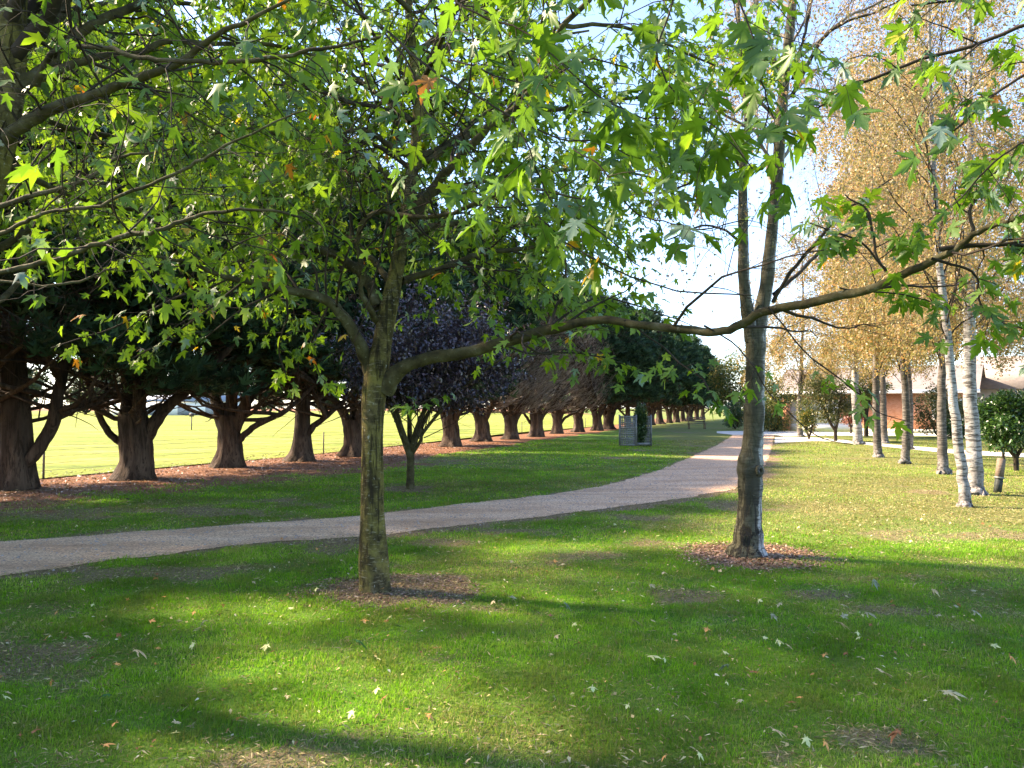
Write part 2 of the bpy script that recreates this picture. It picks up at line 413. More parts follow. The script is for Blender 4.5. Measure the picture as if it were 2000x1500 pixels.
def ground_fields(x, y):
    x = np.asarray(x, float); y = np.asarray(y, float)
    bare = np.zeros_like(x)
    nz = fbm(x, y, 0.5, 21); nb = fbm(x, y, 1.6, 31)
    for (px, py, rx, ry) in bare_spots:
        c = G(px, py); d = np.hypot((x - c[0]) / (rx * .75), (y - c[1]) / (ry * 1.6))
        bare = np.maximum(bare, np.clip((1.2 - d) * .7 + (nz - 0.5) * 2.6, 0, .62) * np.clip(1.8 - d, 0, 1))
    # worn verge along the near side of the path
    dn = dist_poly(pn, x, y, False); 
    bare = np.maximum(bare, np.clip(0.9 - dn / 0.55 + (nz - 0.5) * 2.4, 0, 1))
    df_ = dist_poly(pf, x, y, False); bare = np.maximum(bare, np.clip(0.75 - df_ / 0.22 + (nz - 0.5) * 2.0, 0, .9))
    # rings round the two front trees and the plum
    for c, r_ in ((T1 + np.array([.12, -.08]), 0.82), (T2, 0.8), (TP, 0.7)):
        d = np.hypot(x - c[0], (y - c[1]))
        bare = np.maximum(bare, np.clip((r_ - d + (nz - 0.5) * 0.9) / 0.35, 0, .85))
    bare = np.maximum(bare, np.clip((nb - 0.62) * 4 + (nz - .5) * 1.2, 0, 0.6) * (nb > .5))
    # tired yellow lawn to the right of the path
    dry = np.clip((x - (1.2 + 0.13 * y)) / 2.0, 0, 1) * np.clip((y - 8.6 - (x - 3) * 0.12) / 1.8, 0, 1)
    dry = dry * (0.55 + 0.9 * (fbm(x, y, 1.8, 41) - 0.2))
    dry = np.maximum(dry, np.clip((fbm(x, y, 2.6, 51) - 0.5) * 2.0, 0, 0.5))
    dry = np.maximum(dry, np.clip((fbm(x, y, .55, 53, 3) - .54) * 3.2, 0, .75) * np.clip((fbm(x, y, 2.4, 57, 2) - .3) * 3, .25, 1))
    lush = np.clip((fbm(x, y, 1.3, 61) - 0.35) * 2.2, 0, 1)
    lit = litter_amt(x, y)
    xn = np.interp(y, near_litter[:, 1], near_litter[:, 0])
    sp = np.clip(1 - (x - xn) / 3.2, 0, 1) * (y < 22)
    lit2 = np.clip(sp * 1.5 + (fbm(x, y, 0.9, 71) - 0.62) * 2.5, 0, 1) * (sp > 0)
    brown = np.maximum(lit, lit2 * 0.8)
    return bare, np.clip(dry, 0, 1), lush, brown

def axis(segs):
    out = []
    for a, b, st in segs: out += list(np.arange(a, b, st))
    return np.array(out + [segs[-1][1]])
# lawn material
m, nt, out = new_mat('lawn_turf'); g = N(nt)
geo_c = g.n('ShaderNodeNewGeometry').outputs['Position']
n1 = g.noise(2.2, 6, 0.7, coord=geo_c); n2 = g.noise(28, 5, 0.75, coord=geo_c); n3 = g.noise(90, 3, 0.7, coord=geo_c)
green = g.ramp(n1, [(0.3, (0.065, 0.125, 0.014)), (0.5, (0.10, 0.20, 0.020)), (0.7, (0.14, 0.26, 0.032))])
green = g.mix(g.ramp(n2, [(0.35, 0.5), (0.55, 0)]), green, (0.035, 0.060, 0.014))
green = g.mix(g.ramp(n2, [(0.52, 0), (0.68, 0.7)]), green, (0.24, 0.20, 0.10))
green = g.mix(g.math('MULTIPLY', g.attr('lush'), 0.5), green, (0.07, 0.25, 0.020))
dryc = g.ramp(n2, [(0.3, (0.085, 0.10, 0.03)), (0.55, (0.155, 0.145, 0.055)), (0.75, (0.26, 0.21, 0.10))])
df = g.math('ADD', g.attr('dry'), g.math('MULTIPLY', g.math('SUBTRACT', n1, 0.5), 0.8), True)
col = g.mix(g.math('MULTIPLY', df, 0.85), green, dryc)
soil = g.ramp(n3, [(0.3, (0.11, 0.078, 0.045)), (0.5, (0.26, 0.185, 0.115)), (0.72, (0.42, 0.32, 0.21))])
bf = g.ramp(g.math('ADD', g.attr('bare'), g.math('MULTIPLY', g.math('SUBTRACT', n2, 0.5), 0.9)), [(0.35, 0), (0.65, 0.95)])
soil = g.mix(g.ramp(n2, [(0.4, 0.7), (0.6, 0)]), soil, (0.07, 0.055, 0.03))
col = g.mix(bf, col, soil)
ned = g.ramp(n3, [(0.3, (0.085, 0.040, 0.022)), (0.5, (0.20, 0.092, 0.048)), (0.72, (0.34, 0.19, 0.115))])
nf = g.ramp(g.math('ADD', g.attr('brown'), g.math('MULTIPLY', g.math('SUBTRACT', n2, 0.5), 0.8)), [(0.35, 0), (0.65, 1.0)])
col = g.mix(nf, col, ned)
g.l(g.principled(col, 0.95, 0.1, g.bump(g.math('ADD', n2, n3), 0.7, 0.03)), out.inputs[0]); LAWN = m
xs = axis([(-1500, -60, 120), (-60, -16, 2.0), (-16, 14, 0.14), (14, 40, 0.8), (40, 100, 6), (100, 1500, 140)])
ys = axis([(-60, 2, 4), (2, 20, 0.12), (20, 36, 0.4), (36, 110, 1.6), (110, 2600, 160)])
X, Y = np.meshgrid(xs, ys)
ba, dr, lu, br = ground_fields(X.ravel(), Y.ravel())
nx, ny = len(xs), len(ys); ii = np.arange(nx * ny).reshape(ny, nx)
Q = np.stack([ii[:-1, :-1], ii[:-1, 1:], ii[1:, 1:], ii[1:, :-1]], -1).reshape(-1, 4)
me = mesh_from('lawn', np.stack([X.ravel(), Y.ravel(), np.zeros(X.size)], 1), Q=Q, attrs=dict(bare=ba, dry=dr, lush=lu, brown=br))
me.materials.append(LAWN)
lawn = bpy.data.objects.new('lawn', me); COL.objects.link(lawn); lawn['kind'] = 'structure'

def sheet(name, poly, z, mat, step=0.0, amp=0.0, kind='structure'):
    """flat polygon sheet with an optionally ragged outline"""
    p = np.asarray(poly, float)
    if step:
        out = []
        for i in range(len(p)):
            a = p[i]; b = p[(i + 1) % len(p)]; L = np.hypot(*(b - a)); k = max(1, int(L / step))
            for j in range(k): out.append(a + (b - a) * j / k)
        p = np.array(out)
        c = p.mean(0)
        d = np.stack([fbm(p[:, 0], p[:, 1], 0.35, 81, 3) - .5, fbm(p[:, 0], p[:, 1], 0.35, 91, 3) - .5], 1)
        p = p + d * amp * 2
    me = bpy.data.meshes.new(name)
    import bmesh
    bm = bmesh.new(); vs = [bm.verts.new((x, y, z)) for x, y in p]
    bm.faces.new(vs); bmesh.ops.triangulate(bm, faces=bm.faces[:], ngon_method='EAR_CLIP')
    for f_ in bm.faces:
        if f_.normal.z < 0: f_.normal_flip()
    bm.to_mesh(me); bm.free(); me.materials.append(mat)
    o = bpy.data.objects.new(name, me); COL.objects.link(o)
    if kind: o['kind'] = kind
    return o

# gravel path
m, nt, out = new_mat('gravel'); g = N(nt)
pc = g.n('ShaderNodeNewGeometry').outputs['Position']
a1 = g.noise(1.1, 5, 0.65, coord=pc, stretch=(0.5, 1.5, 1)); a2 = g.noise(45, 5, 0.8, coord=pc); a3 = g.noise(9, 4, 0.7, coord=pc)
c = g.ramp(a1, [(0.3, (0.54, 0.33, 0.19)), (0.5, (0.77, 0.51, 0.32)), (0.72, (0.84, 0.61, 0.42))])
c = g.mix(g.ramp(a2, [(0.42, 0.75), (0.55, 0)]), c, (0.12, 0.088, 0.075))
c = g.mix(g.ramp(a2, [(0.60, 0), (0.70, 0.6)]), c, (0.46, 0.41, 0.37))
c = g.mix(g.ramp(a3, [(0.55, 0), (0.72, 0.6)]), c, (0.24, 0.15, 0.10))
c = g.mix(g.ramp(g.noise(0.8, 5, 0.7, coord=pc, stretch=(0.6, 2.5, 1)), [(0.5, 0), (0.7, 0.5)]), c, (0.30, 0.17, 0.10))
g.l(g.principled(c, 0.95, 0.15, g.bump(g.math('ADD', a2, a3), 0.8, 0.02)), out.inputs[0]); GRAVEL = m
sheet('path', poly_path, 0.006, GRAVEL, 0.07, 0.11)

# sunny field beyond the row
m, nt, out = new_mat('pasture'); g = N(nt)
pc = g.n('ShaderNodeNewGeometry').outputs['Position']
a1 = g.noise(0.35, 6, 0.7, coord=pc, stretch=(0.35, 1.0, 1)); a2 = g.noise(3, 5, 0.8, coord=pc)
c = g.ramp(a1, [(0.36, (0.10, 0.14, 0.022)), (0.5, (0.19, 0.225, 0.036)), (0.64, (0.29, 0.28, 0.08))])
c = g.mix(g.ramp(a2, [(0.4, 0.85), (0.52, 0)]), c, (0.07, 0.10, 0.018))
g.l(g.principled(c, 0.95, 0.1, g.bump(a2, 0.8, 0.08)), out.inputs[0]); PASTURE = m
fl = [(50, 938), (400, 906), (560, 893), (800, 868), (1000, 846), (1100, 838), (1200, 830)]
fe = np.array([G(*p)[:2] for p in fl]); fe = np.vstack([[-30, -30 + 0], [-17.5, 2], fe, [20, 110], [22, 170]])
sheet('field', np.vstack([fe, [(-20, 400), (-700, 400), (-700, -30)]]), 0.012, PASTURE, 0)

# concrete drive and path by the house
m = simple_mat('concrete', (0.48, 0.45, 0.39), (0.62, 0.59, 0.52), 3, 0.9, 0.2, 0.3, 0.01)
CONC = m
def gp(l): return [G(*p)[:2] for p in l]
sheet('driveway', gp([(1400, 846), (1400, 842.5), (1500, 841.5), (1780, 846), (2100, 850), (2100, 856), (1760, 851), (1600, 851), (1530, 853), (1512, 849.5), (1432, 849.5)]), 0.010, CONC)
fp = np.vstack([smooth_path(gp([(1513, 855), (1600, 855.5), (1700, 865), (1860, 878), (2000, 886), (2300, 900)]), 30),
                smooth_path(gp([(2300, 910), (2000, 894), (1860, 886), (1700, 870), (1600, 862), (1513, 866)]), 30)])
sheet('footpath', fp, 0.014, CONC)

# ---------------------------------------------------------------- materials for things
M_MAPLE = bark_mat('maple_bark', 'maple'); M_LIMB = bark_mat('limb_bark', 'limb'); M_TWIG = bark_mat('twig_bark', 'twig')
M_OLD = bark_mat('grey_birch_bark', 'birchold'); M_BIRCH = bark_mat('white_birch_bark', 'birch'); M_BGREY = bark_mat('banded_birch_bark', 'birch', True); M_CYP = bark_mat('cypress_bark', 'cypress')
M_DEAD = bark_mat('dead_twig_bark', 'deadtwig')
L_MAPLE = leaf_mat('maple_leaf', [(0.0, (0.042, 0.105, 0.012)), (0.35, (0.090, 0.19, 0.014)), (0.75, (0.17, 0.29, 0.018)), (0.955, (0.28, 0.37, 0.025)), (0.975, (0.55, 0.34, 0.02)), (1.0, (0.45, 0.13, 0.02))],
                   under=(0.19, 0.28, 0.235), trans=0.48, tboost=1.45)
L_GOLD = leaf_mat('gold_leaf', [(0.0, (0.12, 0.13, 0.045)), (0.35, (0.25, 0.21, 0.075)), (0.65, (0.40, 0.29, 0.11)), (0.88, (0.42, 0.24, 0.095)), (1.0, (0.33, 0.145, 0.06))], trans=0.4, tboost=1.2)
L_CYP = leaf_mat('cypress_spray', [(0.0, (0.008, 0.020, 0.012)), (0.5, (0.020, 0.050, 0.023)), (1.0, (0.085, 0.170, 0.080))], trans=0.12, tboost=1.3, rough=0.7, spec=0.2)
L_PLUM = leaf_mat('plum_leaf', [(0.0, (0.014, 0.008, 0.018)), (0.6, (0.030, 0.018, 0.036)), (1.0, (0.070, 0.035, 0.050))], trans=0.12, tboost=2, rough=0.28, spec=0.8)
L_DARK = leaf_mat('shrub_leaf', [(0.0, (0.012, 0.040, 0.010)), (0.6, (0.030, 0.085, 0.020)), (1.0, (0.07, 0.15, 0.03))], trans=0.25, rough=0.3, spec=0.6)
L_OLIVE = leaf_mat('olive_leaf', [(0.0, (0.03, 0.045, 0.015)), (0.6, (0.07, 0.09, 0.03)), (1.0, (0.16, 0.13, 0.04))], trans=0.25)

# ---------------------------------------------------------------- generic twig + leaf cloud for maples
def p_seed(pts): return (pts[0][0] * 7 + pts[-1][1] * 3) % 6.28
def px_limb(pts, n=None, wdef=None):
    """pts: (px, py, D, width_px) -> centre curve and radii"""
    A = np.array([[*P(p[0], p[1], p[2]), p[3] / 2 / F * p[2]] for p in pts])
    n = n or max(10, len(pts) * 4)
    A[:, 3] *= .84
    S = smooth_path(A, n)
    q = np.linspace(0, 1, n); kn = 1 + .03 * np.sin(q * 37 + p_seed(pts)) + .03 * np.sin(q * 71 + 2 * p_seed(pts)); col_ = 1 + (.10 * np.exp(-q * 16) if len(pts) < 60 else 0)
    return S[:, :3], np.maximum(S[:, 3] * kn * (col_ if pts[0][1] > pts[-1][1] - 900 and pts[0][3] < 50 else 1), 0.002)
def wobble(C, amp, rg):
    w_ = np.cumsum(rg.normal(size=C.shape) * amp, axis=0); w_ -= np.linspace(0, 1, len(C))[:, None] * w_[-1]
    w_[0] = 0; return C + w_

def maple_leaves(geo, C, n_per, size, tmpl, rg, zmin=1.9, shift=0.0, yel=0.012, keep=None, t0=0.1):
    N0 = len(C); idx = np.repeat(np.arange(N0), n_per); M = len(idx)
    t = t0 + (1 - t0) * (np.tile(np.arange(n_per), N0) + rg.random(M)) / n_per
    p, tg = at_t(C[idx], t)
    rnd = rg.normal(size=(M, 3)); rnd[:, 2] = rnd[:, 2] * 0.4 - 0.35
    d = nrm(tg * 0.6 + nrm(rnd))
    sz = size * (0.6 + 0.75 * rg.random(M))
    p = p + d * (sz * 0.45)[:, None]             # petiole
    xd = nrm(d * np.array([1, 1, 0.4]) + np.array([0, 0, -0.45]) + rg.normal(size=(M, 3)) * 0.25)
    nd = nrm(np.array([0, 0, 1.0]) + rg.normal(size=(M, 3)) * 0.55)
    k = (p[:, 2] > zmin + rg.random(M) * 0.25) & (np.linalg.norm(p - np.array([0, 0, CH]), axis=1) > 1.3)
    if keep is not None: k &= keep(p)
    k &= (p[:, 2] < 1.9 + .56 * p[:, 1]) | (rg.random(M) < .30)      # leaves above the view thinned so more sun reaches the lawn
    p, xd, nd, sz = p[k], xd[k], nd[k], sz[k]
    r = np.clip(rg.beta(2.4, 2.4, len(p)) * 0.9 + shift, 0, 0.94); ym = rg.random(len(p)) < yel; r[ym] = 0.96 + 0.04 * rg.random(ym.sum())
    leaves(geo, p, xd, nd, sz, tmpl, r, curl=0.4, rg=rg)
    return len(p)

def flute_fn(rg, k1=5, amp=0.10, flare=0.0, noise=0.05):
    ph = rg.random(4) * 6.28
    def f(K, S):
        a = np.linspace(0, 2 * np.pi, S, endpoint=False)[None]; u = np.linspace(0, 1, K)[:, None]
        v = 1 + amp * (np.sin(k1 * a + ph[0] + u * 1.2) * 0.6 + np.sin((k1 + 3) * a + ph[1] - u * 2) * 0.4) * (0.35 + 0.65 * (1 - u) ** 2)
        v = v + flare * np.exp(-u * 6.5) * (1 + 0.6 * np.sin(k1 * a + ph[2]))
        v = v + noise * (np.sin(a * 2 + u * 9 + ph[3]) * np.sin(u * 7 + a * 3) + .5 * np.sin(a * 9 + u * 3 + ph[0]))
        return v[None]
    return f

def thin(p, D0, rg, lo=.25, span=1.8):
    pr = np.clip(lo + (1 - lo) * (p[:, 1] - (D0 - span)) / span, lo, 1); pr = np.maximum(pr, np.clip((p[:, 0] - .1) / .5, 0, 1)); return rg.random(len(p)) < pr
# ================================================================ TREE 1 : mossy maple in front
rg = np.random.default_rng(101)
D1 = float(T1[1]); base1 = np.array([T1[0], T1[1], 0.0])
t1 = thing('maple_tree', 'mossy green-trunked maple with long low limb, standing in bare soil ring', 'tree', base1)
trunk = px_limb([(733, 1175, D1, 74), (733, 1152, D1, 72), (731, 1110, D1, 64), (728, 1000, D1, 53), (728, 900, D1, 50), (729, 800, D1, 50), (735, 735, D1, 56), (745, 680, D1, 46), (757, 610, D1, 41), (772, 540, D1 + .05, 36), (788, 450, D1 + .1, 31), (800, 370, D1 + .15, 29), (811, 290, D1 + .2, 27), (817, 210, D1 + .2, 25), (808, 110, D1 + .2, 21), (797, 0, D1 + .2, 18), (800, -200, D1 + .1, 13), (815, -420, D1, 7)], 90)
ge = Geo(); tubes(ge, trunk[0], trunk[1], 24, flute=flute_fn(rg, 5, 0.05, 0.10, 0.02)); ge.obj('trunk', M_MAPLE, t1, base1, True)
DZ = D1
limbs1 = [
    [(728, 745, DZ, 34), (716, 705, DZ, 32), (697, 665, DZ - .1, 28), (668, 620, DZ - .2, 26), (630, 590, DZ - .3, 24), (565, 572, DZ - .45, 20), (500, 560, DZ - .6, 16), (440, 545, DZ - .8, 12), (380, 520, DZ - 1, 9), (300, 500, DZ - 1.2, 6)],
    [(737, 600, DZ, 26), (716, 548, DZ + .1, 25), (690, 518, DZ + .2, 22), (640, 491, DZ + .3, 21), (588, 478, DZ + .4, 19), (560, 450, DZ + .5, 16), (542, 425, DZ + .6, 12), (520, 390, DZ + .8, 9), (470, 340, DZ + 1, 7), (400, 300, DZ + 1.3, 5)],
    [(738, 628, DZ, 16), (728, 605, DZ - .12, 14), (715, 578, DZ - .2, 12), (719, 540, DZ - .25, 12), (707, 485, DZ - .3, 12), (712, 458, DZ - .35, 12), (732, 432, DZ - .4, 12), (758, 421, DZ - .45, 12), (800, 426, DZ - .6, 12), (868, 425, DZ - .8, 11), (910, 410, DZ - .95, 10), (950, 392, DZ - 1.1, 9), (1000, 378, DZ - 1.3, 8), (1060, 372, DZ - 1.5, 6), (1150, 390, DZ - 1.7, 4)],
    [(752, 762, DZ, 42), (772, 738, DZ - .05, 36), (800, 722, DZ - .1, 31), (850, 706, DZ - .2, 29), (900, 696, DZ - .3, 28), (950, 681, DZ - .45, 27), (1000, 665, DZ - .6, 26), (1060, 645, DZ - .75, 24), (1120, 630, DZ - .95, 21), (1180, 622, DZ - 1.1, 19), (1250, 628, DZ - 1.3, 19), (1330, 635, DZ - 1.5, 19), (1390, 638, DZ - 1.7, 20), (1440, 617, DZ - 1.85, 21), (1500, 598, DZ - 2.0, 21), (1600, 573, DZ - 2.3, 21), (1700, 545, DZ - 2.6, 20), (1790, 510, DZ - 2.8, 19), (1835, 485, DZ - 2.9, 15), (1885, 455, DZ - 3.0, 13), (1940, 438, DZ - 3.1, 12), (2000, 425, DZ - 3.2, 11), (2120, 400, DZ - 3.4, 7)],
    [(785, 548, DZ + .1, 18), (825, 530, DZ + .2, 16), (880, 515, DZ + .35, 14), (940, 500, DZ + .5, 12), (1000, 493, DZ + .7, 11), (1070, 480, DZ + .9, 8), (1150, 440, DZ + 1.1, 5)],
    [(803, 428, DZ + .1, 26), (822, 398, DZ + .05, 24), (850, 362, DZ, 22), (880, 328, DZ - .1, 20), (920, 282, DZ - .2, 19), (962, 243, DZ - .3, 18), (1010, 208, DZ - .4, 17), (1048, 165, DZ - .5, 16), (1072, 100, DZ - .6, 15), (1100, 50, DZ - .7, 14), (1145, 5, DZ - .8, 13), (1200, -80, DZ - .9, 9)],
    [(812, 316, DZ + .2, 17), (850, 292, DZ + .4, 15), (895, 265, DZ + .6, 13), (940, 225, DZ + .8, 11), (1010, 190, DZ + 1.0, 9), (1120, 160, DZ + 1.2, 6)],
    [(796, 302, DZ + .15, 15), (762, 280, DZ + .1, 14), (728, 254, DZ, 12), (680, 255, DZ - .2, 8), (620, 265, DZ - .4, 7), (560, 262, DZ - .6, 6), (500, 250, DZ - .8, 6), (420, 262, DZ - 1.0, 4)],
    [(800, 240, DZ + .1, 13), (778, 213, DZ + .2, 12), (752, 190, DZ + .3, 11), (715, 163, DZ + .45, 10), (690, 138, DZ + .6, 9), (660, 105, DZ + .8, 8), (600, 60, DZ + 1.0, 6)],
    [(795, 478, DZ - .05, 7), (840, 455, DZ - .15, 6), (880, 420, DZ - .3, 5), (930, 400, DZ - .5, 4), (990, 340, DZ - .8, 3)],
    [(768, 525, DZ - .1, 9), (765, 480, DZ - .2, 6), (764, 425, DZ - .35, 5), (750, 330, DZ - .6, 4), (700, 260, DZ - .9, 3)],
    [(805, 110, DZ + .2, 15), (850, 70, DZ + .6, 13), (900, 10, DZ + 1, 11), (960, -90, DZ + 1.5, 7)],
    [(800, 20, DZ + .1, 13), (740, -40, DZ - .4, 11), (660, -80, DZ - .9, 9), (560, -130, DZ - 1.4, 6)],
    [(812, 190, DZ + .2, 14), (840, 120, DZ - .5, 12), (880, 20, DZ - 1.2, 10), (930, -120, DZ - 2, 7)],
    [(795, 420, DZ + .2, 16), (770, 360, DZ + .9, 14), (700, 300, DZ + 1.7, 11), (600, 260, DZ + 2.5, 8), (520, 240, DZ + 3.1, 5)],
    [(770, 560, DZ + .1, 16), (720, 500, DZ + .8, 13), (640, 430, DZ + 1.6, 11), (520, 380, DZ + 2.3, 8), (400, 330, DZ + 2.9, 5)],
    [(800, 400, DZ + .2, 15), (900, 365, DZ + .8, 12), (1050, 335, DZ + 1.6, 10), (1200, 335, DZ + 2.2, 7), (1320, 360, DZ + 2.6, 4)],
    [(806, 330, DZ + .2, 16), (950, 250, DZ + .6, 13), (1130, 205, DZ + 1.0, 10), (1300, 190, DZ + 1.4, 7), (1430, 220, DZ + 1.6, 4)],
    [(1100, 50, DZ - .7, 11), (1200, 50, DZ - .3, 9), (1310, 90, DZ + .1, 7), (1400, 130, DZ + .4, 4)],
    [(795, 450, DZ + .2, 14), (900, 440, DZ + 1.0, 11), (1050, 450, DZ + 1.8, 8), (1180, 480, DZ + 2.4, 5)],
    [(812, 260, DZ + .3, 15), (860, 200, DZ + 1.1, 12), (940, 130, DZ + 2.0, 10), (1040, 80, DZ + 2.8, 7), (1150, 60, DZ + 3.4, 5)],
]
limbC, limbR = [], []
for L in limbs1:
    C_, R_ = px_limb(L); C_ = wobble(C_, 0.006, rg)
    ge = Geo(); tubes(ge, C_, R_, 12, flute=flute_fn(rg, 3, 0.06, 0, 0.03)); ge.obj('limb', M_LIMB, t1, base1, True)
    S_ = smooth_path(np.hstack([C_, R_[:, None]]), 24); limbC.append(S_[:, :3]); limbR.append(S_[:, 3])
limbC = np.array(limbC); limbR = np.array(limbR)
# upper crown above the frame (it shades the lawn)
tb, tr_ = trunk
topC, topR = sprout(trunk[0][None], trunk[1][None], 12, 0.62, 3.4, spread=1.1, flat=0.2, up=0.35, droop=0.05, wob=0.2, K=24, rf=0.5, rg=rg)
allC = np.vstack([limbC, topC]); allR = np.vstack([limbR, topR])
s2, r2 = sprout(allC, allR, 14, 0.22, 1.7, spread=0.95, flat=0.55, up=0.08, droop=0.12, wob=0.35, K=8, rf=0.42, rmax=0.012, rg=rg)
s3, r3 = sprout(s2, r2, 6, 0.2, 0.75, spread=0.95, flat=0.5, droop=0.25, wob=0.4, K=5, rf=0.5, rmin=0.0018, rg=rg)
ka = s2[:, :, 2].min(1) > 1.9; kb = s3[:, :, 2].min(1) > 1.95
ge = Geo(); tubes(ge, topC, topR, 6); tubes(ge, s2[ka], r2[ka], 5); tubes(ge, s3[kb], r3[kb], 3); tw = ge.obj('twigs', M_TWIG, t1, base1, True)
def keep1(p):
    # the crown thins out low down on the right, so that the far lawn shows
    lim = 1.95 + 0.75 * np.clip((p[:, 0] - 0.3) / 1.2, 0, 1)
    low = p[:, 2] < 6.0; tr = (np.abs(p[:, 0] - (T1[0] + .12 * (p[:, 2] - 1))) < .55) & (p[:, 1] < D1) & (rg.random(len(p)) < .88)
    lim = np.where(tr, 99, lim)
    return (p[:, 2] > lim) & (~low | thin(p, D1 + .3, rg, .22))
ge = Geo(); n_ = maple_leaves(ge, s3, 8, 0.092, MAPLE_LO, rg, 1.95, 0.03, keep=keep1); n_ += maple_leaves(ge, s2, 5, 0.095, MAPLE_LO, rg, 1.95, keep=keep1)
ge.obj('foliage', L_MAPLE, t1, base1); print('tree1 leaves', n_)

# ================================================================ LEFT MAPLE (trunk beyond the left edge, crown reaching in)
rg = np.random.default_rng(102)
base2 = np.array([-3.75, 4.55, 0.0])
t2 = thing('maple_tree', 'dark maple trunk at the left edge with lichen-grey limbs reaching right', 'tree', base2)
A = np.array([[-3.75, 4.55, -.02, .21], [-3.72, 4.55, .3, .17], [-3.6, 4.55, 1.4, .145], [-3.36, 4.57, 2.5, .13], [*P(-8, 265, 4.6), .115], [*P(15, 120, 4.6), .10], [*P(22, 0, 4.6), .085], [*P(35, -250, 4.6), .06], [*P(20, -480, 4.6), .03]])
S_ = smooth_path(A, 60); tk2 = (S_[:, :3], S_[:, 3])
ge = Geo(); tubes(ge, *tk2, 20, flute=flute_fn(rg, 5, 0.06, 0.15, 0.03)); ge.obj('trunk', M_MAPLE, t2, base2, True)
limbs2 = [
    [(-10, 285, 4.6, 36), (35, 262, 4.55, 30), (100, 228, 4.5, 27), (160, 200, 4.4, 24), (230, 170, 4.3, 22), (300, 145, 4.2, 19), (370, 110, 4.1, 16), (430, 60, 4.0, 13), (500, 30, 3.9, 10), (600, -20, 3.8, 6)],
    [(70, 165, 4.5, 18), (95, 118, 4.4, 14), (130, 96, 4.35, 11), (200, 105, 4.2, 11), (260, 112, 4.1, 11), (330, 116, 4.0, 11), (410, 120, 3.9, 11), (500, 123, 3.8, 11), (560, 115, 3.75, 10), (620, 98, 3.7, 9), (680, 88, 3.65, 8), (745, 72, 3.6, 6)],
    [(15, 170, 4.6, 34), (75, 160, 4.65, 26), (125, 145, 4.7, 20), (190, 128, 4.8, 17), (260, 115, 4.9, 15), (330, 88, 5.0, 14), (420, 88, 5.1, 11), (520, 90, 5.2, 9), (620, 110, 5.3, 6)],
    [(28, 180, 4.6, 30), (90, 128, 4.7, 27), (140, 75, 4.75, 24), (200, 35, 4.8, 21), (280, 0, 4.9, 18), (380, -60, 5.0, 12)],
    [(5, 90, 4.6, 22), (55, 85, 4.8, 26), (95, 60, 5.0, 24), (125, 20, 5.2, 21), (150, -60, 5.4, 16)],
    [(-40, 410, 4.3, 14), (20, 397, 4.2, 13), (80, 385, 4.15, 12), (150, 368, 4.1, 10), (190, 350, 4.1, 9), (215, 325, 4.1, 8), (270, 305, 4.1, 6), (350, 290, 4.1, 4)],
    [(-40, 475, 3.9, 11), (20, 446, 3.8, 10), (60, 428, 3.75, 9), (110, 408, 3.7, 8), (190, 400, 3.65, 8), (240, 382, 3.6, 8), (310, 352, 3.55, 8), (370, 320, 3.5, 8), (430, 285, 3.45, 7), (510, 250, 3.4, 5), (600, 215, 3.4, 4)],
    [(-40, 535, 3.7, 13), (30, 526, 3.65, 12), (100, 510, 3.6, 12), (160, 492, 3.55, 12), (210, 475, 3.5, 12), (260, 463, 3.45, 12), (310, 458, 3.4, 10), (350, 443, 3.4, 10), (420, 432, 3.35, 8), (500, 420, 3.3, 7), (590, 425, 3.3, 5)],
    [(-40, 543, 3.9, 7), (40, 556, 3.9, 6), (100, 562, 3.9, 6), (150, 552, 3.9, 6), (190, 535, 3.9, 5), (230, 525, 3.9, 4)],
    [(10, 250, 4.6, 16), (60, 230, 5.2, 14), (160, 260, 6.0, 12), (300, 280, 6.8, 10), (420, 260, 7.4, 7)],
    [(5, 320, 4.6, 16), (80, 360, 5.4, 14), (200, 400, 6.2, 11), (330, 420, 7.0, 8)],
    [(18, 60, 4.6, 16), (120, 20, 5.6, 14), (280, 0, 6.6, 12), (450, 20, 7.4, 8)],
]
lc, lr = [], []
for L in limbs2:
    C_, R_ = px_limb(L); C_ = wobble(C_, 0.005, rg)
    ge = Geo(); tubes(ge, C_, R_, 10, flute=flute_fn(rg, 3, 0.06, 0, 0.04)); ge.obj('limb', M_LIMB, t2, base2, True)
    S_ = smooth_path(np.hstack([C_, R_[:, None]]), 24); lc.append(S_[:, :3]); lr.append(S_[:, 3])
lc = np.array(lc); lr = np.array(lr)
topC, topR = sprout(tk2[0][None], tk2[1][None], 12, 0.6, 3.8, spread=1.1, flat=0.2, up=0.35, K=24, rf=0.5, rg=rg)
allC = np.vstack([lc, topC]); allR = np.vstack([lr, topR])
s2, r2 = sprout(allC, allR, 12, 0.12, 1.25, spread=0.95, flat=0.4, up=0.02, droop=0.18, wob=0.4, K=8, rf=0.42, rmax=0.009, rg=rg)
s3, r3 = sprout(s2, r2, 6, 0.2, 0.6, spread=0.95, flat=0.4, droop=0.25, wob=0.45, K=5, rf=0.5, rmin=0.0014, rg=rg)
far_ok = lambda p: (np.abs(p[:, 0]) + p[:, 1] > 2.6)
def kp(c): return c[(np.linalg.norm(c - np.array([0, 0, CH]), axis=2).min(1) > 2.2)]
k = (np.linalg.norm(s3 - np.array([0, 0, CH]), axis=2).min(1) > 2.2)
k &= s3[:, :, 2].min(1) > 2.15; k2 = s2[:, :, 2].min(1) > 1.95
ge = Geo(); tubes(ge, topC, topR, 6); tubes(ge, s2[k2], r2[k2], 5); tubes(ge, s3[k], r3[k], 3); ge.obj('twigs', M_TWIG, t2, base2, True)
